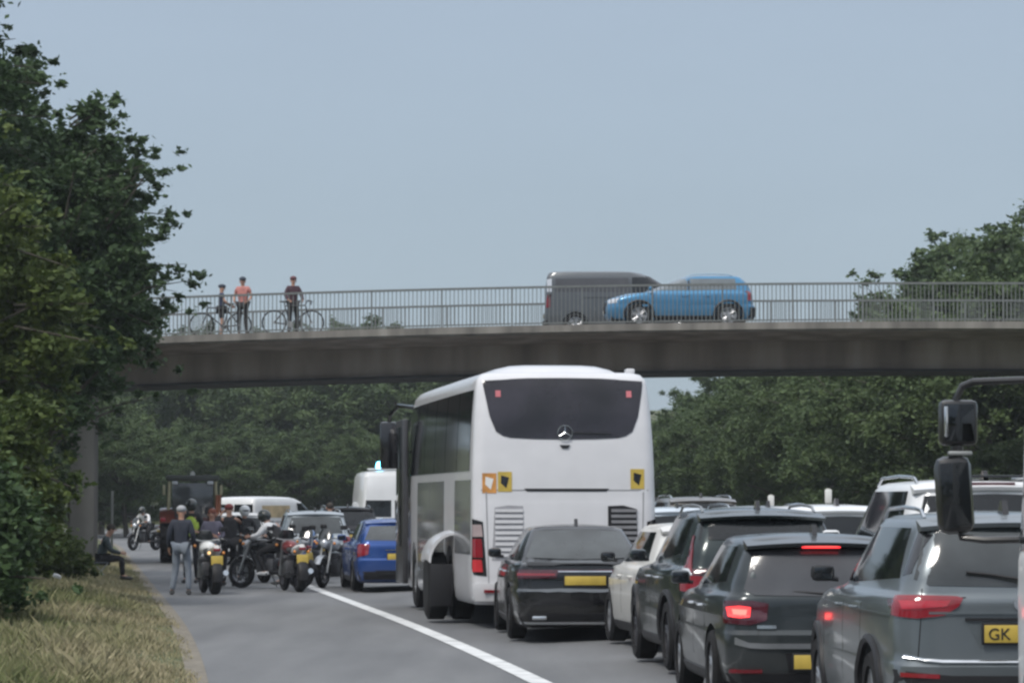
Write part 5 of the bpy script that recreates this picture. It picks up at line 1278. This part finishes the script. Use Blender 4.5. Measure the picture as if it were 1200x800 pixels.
    if legs:
        ns = ['pelvis', 'lhip', 'rhip', 'lkn', 'rkn']; es = [('pelvis', 'lhip'), ('pelvis', 'rhip'), ('lhip', 'lkn'), ('rhip', 'rkn')]
        ov = {}
        if shorts:
            for s in 'lr': ov[s+'kn'] = P[s+'hip'].lerp(P[s+'kn'], .8)
        else: ns += ['lan', 'ran']; es += [('lkn', 'lan'), ('rkn', 'ran')]
        garment('shorts' if shorts else 'trousers', ns, es, legs, 1.06, .012, ov)
    sh = shoe or mat('shoe_dark', (.03, .03, .03), .6)
    for s in 'lr':
        a, b_ = P[s+'an'], P[s+'to']; d = (b_-a); d.z = 0; d = d.normalized() if d.length > .01 else Vector((0, 1, 0))
        base = min(a.z, b_.z)-.02*k
        m = MB(); m.tube([a-d*.05*k+Vector((0, 0, -.02)), a+Vector((0, 0, -.03)), b_+Vector((0, 0, .005)), b_+d*.07*k], [.045*k, .055*k, .046*k, .02*k], 10, flat=.8); m.build('shoe', sh, t)
    # head: face, ears, hair or helmet
    hd, cr = P['head'], P['crown']; fw = Vector((0, 1, 0)) if not J or 'face' not in J else Vector(J['face'])
    fw = fw.normalized(); sd = Vector((fw.y, -fw.x, 0)).normalized(); up = (cr-hd).normalized()
    m = MB(); m.tube([hd+fw*.088*k+up*.02*k, hd+fw*.112*k-up*.012*k], [.010*k, .016*k], 6); m.build('nose', SKINM, t)
    for s in (-1, 1):
        MB().sph(hd+sd*s*.034*k+fw*.084*k+up*.028*k, .011*k, 8, 6).build('eye', mat('eye_dark', (.03, .025, .02), .3), t)
        MB().sph(hd+sd*s*.085*k, (.016*k, .022*k, .03*k), 8, 6).build('ear', SKINM, t)
    MB().sph(hd+fw*.088*k-up*.045*k, (.024*k, .010*k, .007*k), 8, 5).build('mouth', mat('lips', (.30, .10, .09), .5), t)
    hm = hair or mat('hair_dark', (.03, .022, .016), .7)
    c = hd.lerp(cr, .45)
    if hat == 'hair': MB().sph(c-fw*.018*k+up*.02*k, (.092*k, .098*k, .092*k), 16, 10).build('hair', hm, t)
    elif hat == 'helmet':
        MB().sph(c+up*.0, (.125*k, .145*k, .135*k), 20, 12).build('helmet', hm, t)
        MB().sph(c+fw*.045*k+up*.0, (.105*k, .105*k, .06*k), 16, 8).build('visor', GLASS, t)
    elif hat == 'bike_helmet': MB().sph(c+up*.045*k, (.10*k, .13*k, .075*k), 16, 8).build('helmet', hm, t)
    else:
        o = MB().sph(c-fw*.005*k+up*.03*k, (.096*k, .104*k, .075*k), 16, 10).build('cap', hm, t)
        MB().sph(c+fw*.10*k+up*.015*k, (.06*k, .07*k, .010*k), 12, 6).build('cap_peak', hm, o)
    return t
C = lambda n, c, r=.8: mat('cloth_'+n, c, r, var=.15, scale=9)
NAVY = C('navy', (.02, .025, .04)); BLK = C('black', (.014, .014, .016)); JEAN = C('pale_jeans', (.16, .185, .22)); YEL = C('hi_vis', (.42, .55, .08)); PUR = C('plum_grey', (.13, .12, .16)); DKR = C('dark_red', (.16, .03, .03)); ORG = C('orange', (.60, .16, .07)); WHT = C('white', (.68, .68, .68)); GRY = C('grey', (.14, .15, .17))
def sym(**kw):
    J = {}
    for a, (x, y, z) in kw.items(): J['l'+a] = (-x, y, z); J['r'+a] = (x, y, z)
    return J
t = person('person from behind in dark jacket, grey-blue jeans and grey cap beside motorcycle', {'lan': (-.17, -.02, .09), 'lto': (-.2, .14, .035), 'ran': (.15, 0, .09), 'rkn': (.13, .04, .5), 'rwr': (.22, .2, 1.02), 'rha': (.2, .26, 1.05), 'face': (.3, 1, 0)}, 1.73, top=NAVY, legs=JEAN, hat='cap', hair=C('cap_grey', (.35, .36, .38))); put(t, 213, 65.6, -4)
t = person('person in yellow-green hi-vis vest and dark helmet in front of the tractor', sym(wr=(.2, .2, 1.05), ha=(.17, .27, 1.08)), 1.84, top=BLK, legs=BLK, vest=YEL, hat='helmet', hair=mat('helmet_black', (.02, .025, .022), .25, 0, .6)); put(t, 225, 75.5, 170)
t = person('person in plum grey jacket with auburn hair standing behind the white-cowled motorcycle', sym(wr=(.16, .22, 1.1), ha=(.12, .28, 1.14)), 1.66, top=PUR, legs=GRY, hair=C('auburn', (.16, .05, .03))); put(t, 249, 70.5, 175)
t = person('person in black with red cap and both hands raised to the face', {'lel': (-.33, .12, 1.30), 'lwr': (-.12, .26, 1.48), 'lha': (-.08, .26, 1.55), 'rel': (.33, .12, 1.30), 'rwr': (.12, .26, 1.48), 'rha': (.08, .26, 1.55)}, 1.76, top=BLK, legs=BLK, hat='cap', hair=DKR); put(t, 269, 72.3, 20)
# rider seated on the sideways motorcycle
RJ = dict(pelvis=(0, -.25, .92), waist=(0, -.17, 1.06), chest=(0, -.02, 1.22), neck=(0, .10, 1.36), head=(0, .16, 1.46), crown=(0, .17, 1.54))
RJ.update(sym(sh=(.18, .03, 1.30), el=(.30, .12, 1.10), wr=(.33, .30, 1.06), ha=(.33, .37, 1.06), hip=(.10, -.24, .90), kn=(.24, .18, .72), an=(.22, -.02, .34), to=(.24, .12, .30)))
t = person('rider in black jacket with white sleeves seated on the sideways motorcycle', RJ, 1.75, top=WHT, legs=BLK, vest=BLK, hat='helmet', hair=mat('helmet_black', (.02, .02, .02), .25), shoe=WHT); put(t, 318, 71.0, 62)
t = person('distant rider in white jacket on the far motorcycle beyond the bridge pier', RJ, 1.75, top=WHT, legs=BLK, hat='helmet', hair=mat('helmet_black', (.02, .02, .02), .25)); put(t, 170, 128, 150)
SJ = dict(pelvis=(0, -.05, .47), waist=(0, -.06, .62), chest=(0, .03, .82), neck=(0, .12, .98), head=(0, .17, 1.09), crown=(0, .18, 1.17))
SJ.update(sym(sh=(.18, .05, .92), el=(.24, .14, .66), wr=(.14, .38, .58), ha=(.10, .44, .58), hip=(.09, -.03, .46), kn=(.13, .40, .48), an=(.13, .42, .09), to=(.14, .57, .035)))
t = person('person in dark clothes sitting on a low stool on the verge, facing the road', SJ, 1.75, top=C('slate', (.04, .055, .06)), legs=BLK); put(t, 122, 75, -82, .0)
st = thing('folding_stool', 'low folding stool under the seated person on the grass verge', 'stool')
MB().box((0, -.05, .385), (.36, .34, .025), bev=.01).build('seat', GRY, st)
for s in (-1, 1):
    MB().tube([(s*.16, -.20, 0), (s*.16, .10, .38)], .012, 6).build('leg', STEEL, st); MB().tube([(s*.14, .10, 0), (s*.14, -.20, .38)], .012, 6).build('leg', STEEL, st)
put(st, 122, 75, -82)
t = person('person in orange vest standing by the black car, above the motorcycles', sym(el=(.26, .05, 1.2), wr=(.16, .2, 1.2), ha=(.1, .25, 1.22)), 1.76, top=BLK, legs=BLK, vest=ORG); put(t, 387, 88, 10)
t = person('person in dark leathers and white helmet standing behind the sideways motorcycle', sym(el=(.27, .05, 1.18), wr=(.2, .24, 1.05), ha=(.16, .3, 1.06)), 1.70, top=BLK, legs=BLK, hat='helmet', hair=mat('helmet_white', (.7, .7, .7), .25, 0, .6)); put(t, 287, 78, 200)
t = person('person in dark jacket bending forward between the two middle motorcycles', dict(chest=(0, .16, 1.26), neck=(0, .30, 1.36), head=(0, .38, 1.42), crown=(0, .42, 1.49), lsh=(-.18, .20, 1.32), rsh=(.18, .20, 1.32), lel=(-.24, .32, 1.06), rel=(.24, .32, 1.06), lwr=(-.18, .46, .92), rwr=(.18, .46, .92), lha=(-.16, .50, .87), rha=(.16, .50, .87)), 1.74, top=GRY, legs=BLK); put(t, 331, 74, 80)
t = motorcycle('black touring motorcycle half hidden behind the rider in white sleeves', BK, BK); put(t, 300, 76.5, 20)
# helmets left on the parked motorcycles
for px, Z, z, lb in ((363, 75.3, .86, 'blue and white helmet resting on the seat of the blue motorcycle'), (384, 72.2, .86, 'blue and white helmet resting on the silver-tailed motorcycle')):
    h = thing('helmet', lb, 'helmet'); X = T(px, Z); h.location = (X, Z, gz(X, Z)+1.06); h.rotation_euler = (0, 0, R(160))
    MB().sph((0, 0, .0), (.13, .15, .14), 20, 12).build('shell', mat('helmet_blue', (.16, .28, .55), .2, 0, .8), h)
    MB().sph((0, .05, .01), (.11, .11, .06), 16, 8).build('visor', mat('visor_bright', (.6, .66, .72), .1, .6, .5), h)

# ------------------------------------------------------------------ cyclists on the bridge
def bicycle(label):
    t = thing('bicycle', label, 'bicycle'); wb = 1.08; r = .34
    fr = paint('cycle_frame', (.03, .03, .035), .3, .3, 0)
    for y in (-wb/2, wb/2):
        w_ = MB(); w_.tube([(0, y+r*math.cos(a), r+r*math.sin(a)) for a in np.linspace(0, 2*math.pi, 33)], .024, 6, cap=False); wo = w_.build('wheel', RUBBER, t)
        m = MB()
        for i in range(18): a = 2*math.pi*i/18; m.tube([(.02*(-1)**i, y, r), (0, y+(r-.03)*math.cos(a), r+(r-.03)*math.sin(a))], .0022, 3)
        m.lathe([(-.05, .0001), (-.05, .022), (.05, .022), (.05, .0001)], 'x', (0, y, r), 10)
        m.build('spokes', STEEL, wo)
    f = MB(); bb = (0, -.08, .29); seat = (0, -.24, .82); hd = (0, .36, .84); hb = (0, .40, .68)
    for a, b in ((bb, seat), (bb, hb), (seat, hd), (hd, hb), (bb, (0, -wb/2, r)), ((0, -.21, .74), (0, -wb/2, r))): f.tube([a, b], .019, 8)
    f.build('frame', fr, t)
    MB().tube([hb, (0, .46, .5), (0, wb/2, r)], .016, 8).build('fork', fr, t)
    MB().tube([(-.21, .50, .86), (-.2, .54, .96), (-.18, .42, .97), (0, .40, .96), (.18, .42, .97), (.2, .54, .96), (.21, .50, .86)], .014, 6).build('handlebar', PLASTIC, t)
    MB().tube([hd, (0, .40, .96)], .014, 6).build('stem', PLASTIC, t)
    MB().tube([seat, (0, -.26, .93)], .013, 6).build('seat_post', PLASTIC, t)
    MB().box((0, -.26, .945), (.13, .26, .04), bev=.015).build('saddle', PLASTIC, t)
    m = MB(); m.lathe([(.05, .0001), (.05, .09), (.055, .09), (.055, .0001)], 'x', bb, 18); m.tube([(.07, bb[1], bb[2]), (.07, bb[1]+.1, bb[2]-.14)], .01, 5); m.tube([(-.07, bb[1], bb[2]), (-.07, bb[1]-.1, bb[2]+.14)], .01, 5); m.build('crankset', STEEL, t)
    return t
def putb(t, px, Z, rz): X = T(px, Z); t.location = (X, Z, DECK+.03+arch(X)-.03); t.rotation_euler = (0, 0, R(rz))
t = bicycle('bicycle on the bridge held between the two left cyclists'); putb(t, 258, 98.1, 92)
t = bicycle('bicycle on the bridge beside the lone dark cyclist, broadside to the camera'); putb(t, 343, 98.1, -90)
t = person('short cyclist in navy, leftmost person on the bridge', sym(el=(.25, .08, 1.18), wr=(.2, .3, 1.05), ha=(.18, .37, 1.02)), 1.55, top=C('navy_light', (.03, .04, .08)), legs=BLK, shorts=True, sleeves=False, hat='bike_helmet', hair=C('helm_dark', (.04, .05, .07))); putb(t, 259, 98.6, -80)
t = person('cyclist in orange-pink top and black shorts, second from the left on the bridge', sym(el=(.27, -.02, 1.18), wr=(.22, .14, 1.03), ha=(.18, .2, 1.0)), 1.74, top=C('coral', (.42, .17, .15)), legs=BLK, shorts=False, sleeves=False, hat='bike_helmet', hair=C('helm_dark', (.04, .05, .07))); putb(t, 284, 98.5, 165)
t = person('cyclist in dark maroon top, rightmost person on the bridge', sym(el=(.25, .05, 1.18), wr=(.22, .25, 1.03), ha=(.2, .32, 1.0)), 1.72, top=C('maroon', (.05, .02, .03)), legs=BLK, sleeves=True, hat='bike_helmet', hair=C('helm_red', (.12, .05, .06))); putb(t, 343, 98.65, 200)

# ------------------------------------------------------------------ posts
def post(label, X, Z, h, plate_):
    t = thing('marker_post', label, 'post', (X, Z, gz(X, Z)))
    MB().box((0, 0, h/2), (.07, .07, h), bev=.01).build('post', mat('post_pale', (.5, .5, .46), .6), t)
    if plate_: MB().box((0, -.05, h-.15), (.13, .02, .26), bev=.01).build('marker_plate', PLATEW, t)
post('white marker post on the central reservation, beyond the white car roof', T(970, 64.7), 64.7, 1.75, True)
post('white marker post on the central reservation, farther left above the black crossover', T(903, 72), 72, 1.65, True)
post('slim pale post on the verge just right of the bridge pier', T(132, 106), 106, 2.1, False)
# litter on the verge
MB().box((T(68, 62), 62, gz(T(68, 62), 62)+.33), (.14, .10, .07), bev=.02, rot=(.2, .3, .5)).build('litter', WHT, None)
tag(bpy.data.objects['litter'], 'crumpled white scrap caught in the verge grass at the left', 'litter')
for t_ in protos:
    if t_['label'] == 'x':
        for c in list(t_.children): bpy.data.objects.remove(c)
        bpy.data.objects.remove(t_)

# ------------------------------------------------------------------ thin summer haze
hz = MB(); hz.box((-40, 1300, 14), (5400, 3800, 40)); h = hz.build('haze', None, smooth=False)
hm = bpy.data.materials.new('haze'); hm.use_nodes = True; nt = hm.node_tree; nt.nodes.clear()
o_ = nt.nodes.new('ShaderNodeOutputMaterial'); v_ = nt.nodes.new('ShaderNodeVolumePrincipled')
v_.inputs['Color'].default_value = (.86, .92, 1, 1); v_.inputs['Density'].default_value = 0.00028; v_.inputs['Anisotropy'].default_value = .2
nt.links.new(v_.outputs[0], o_.inputs['Volume']); h.data.materials.append(hm); tag(h, 'thin pale haze hanging over the road', 'haze', kind='stuff')
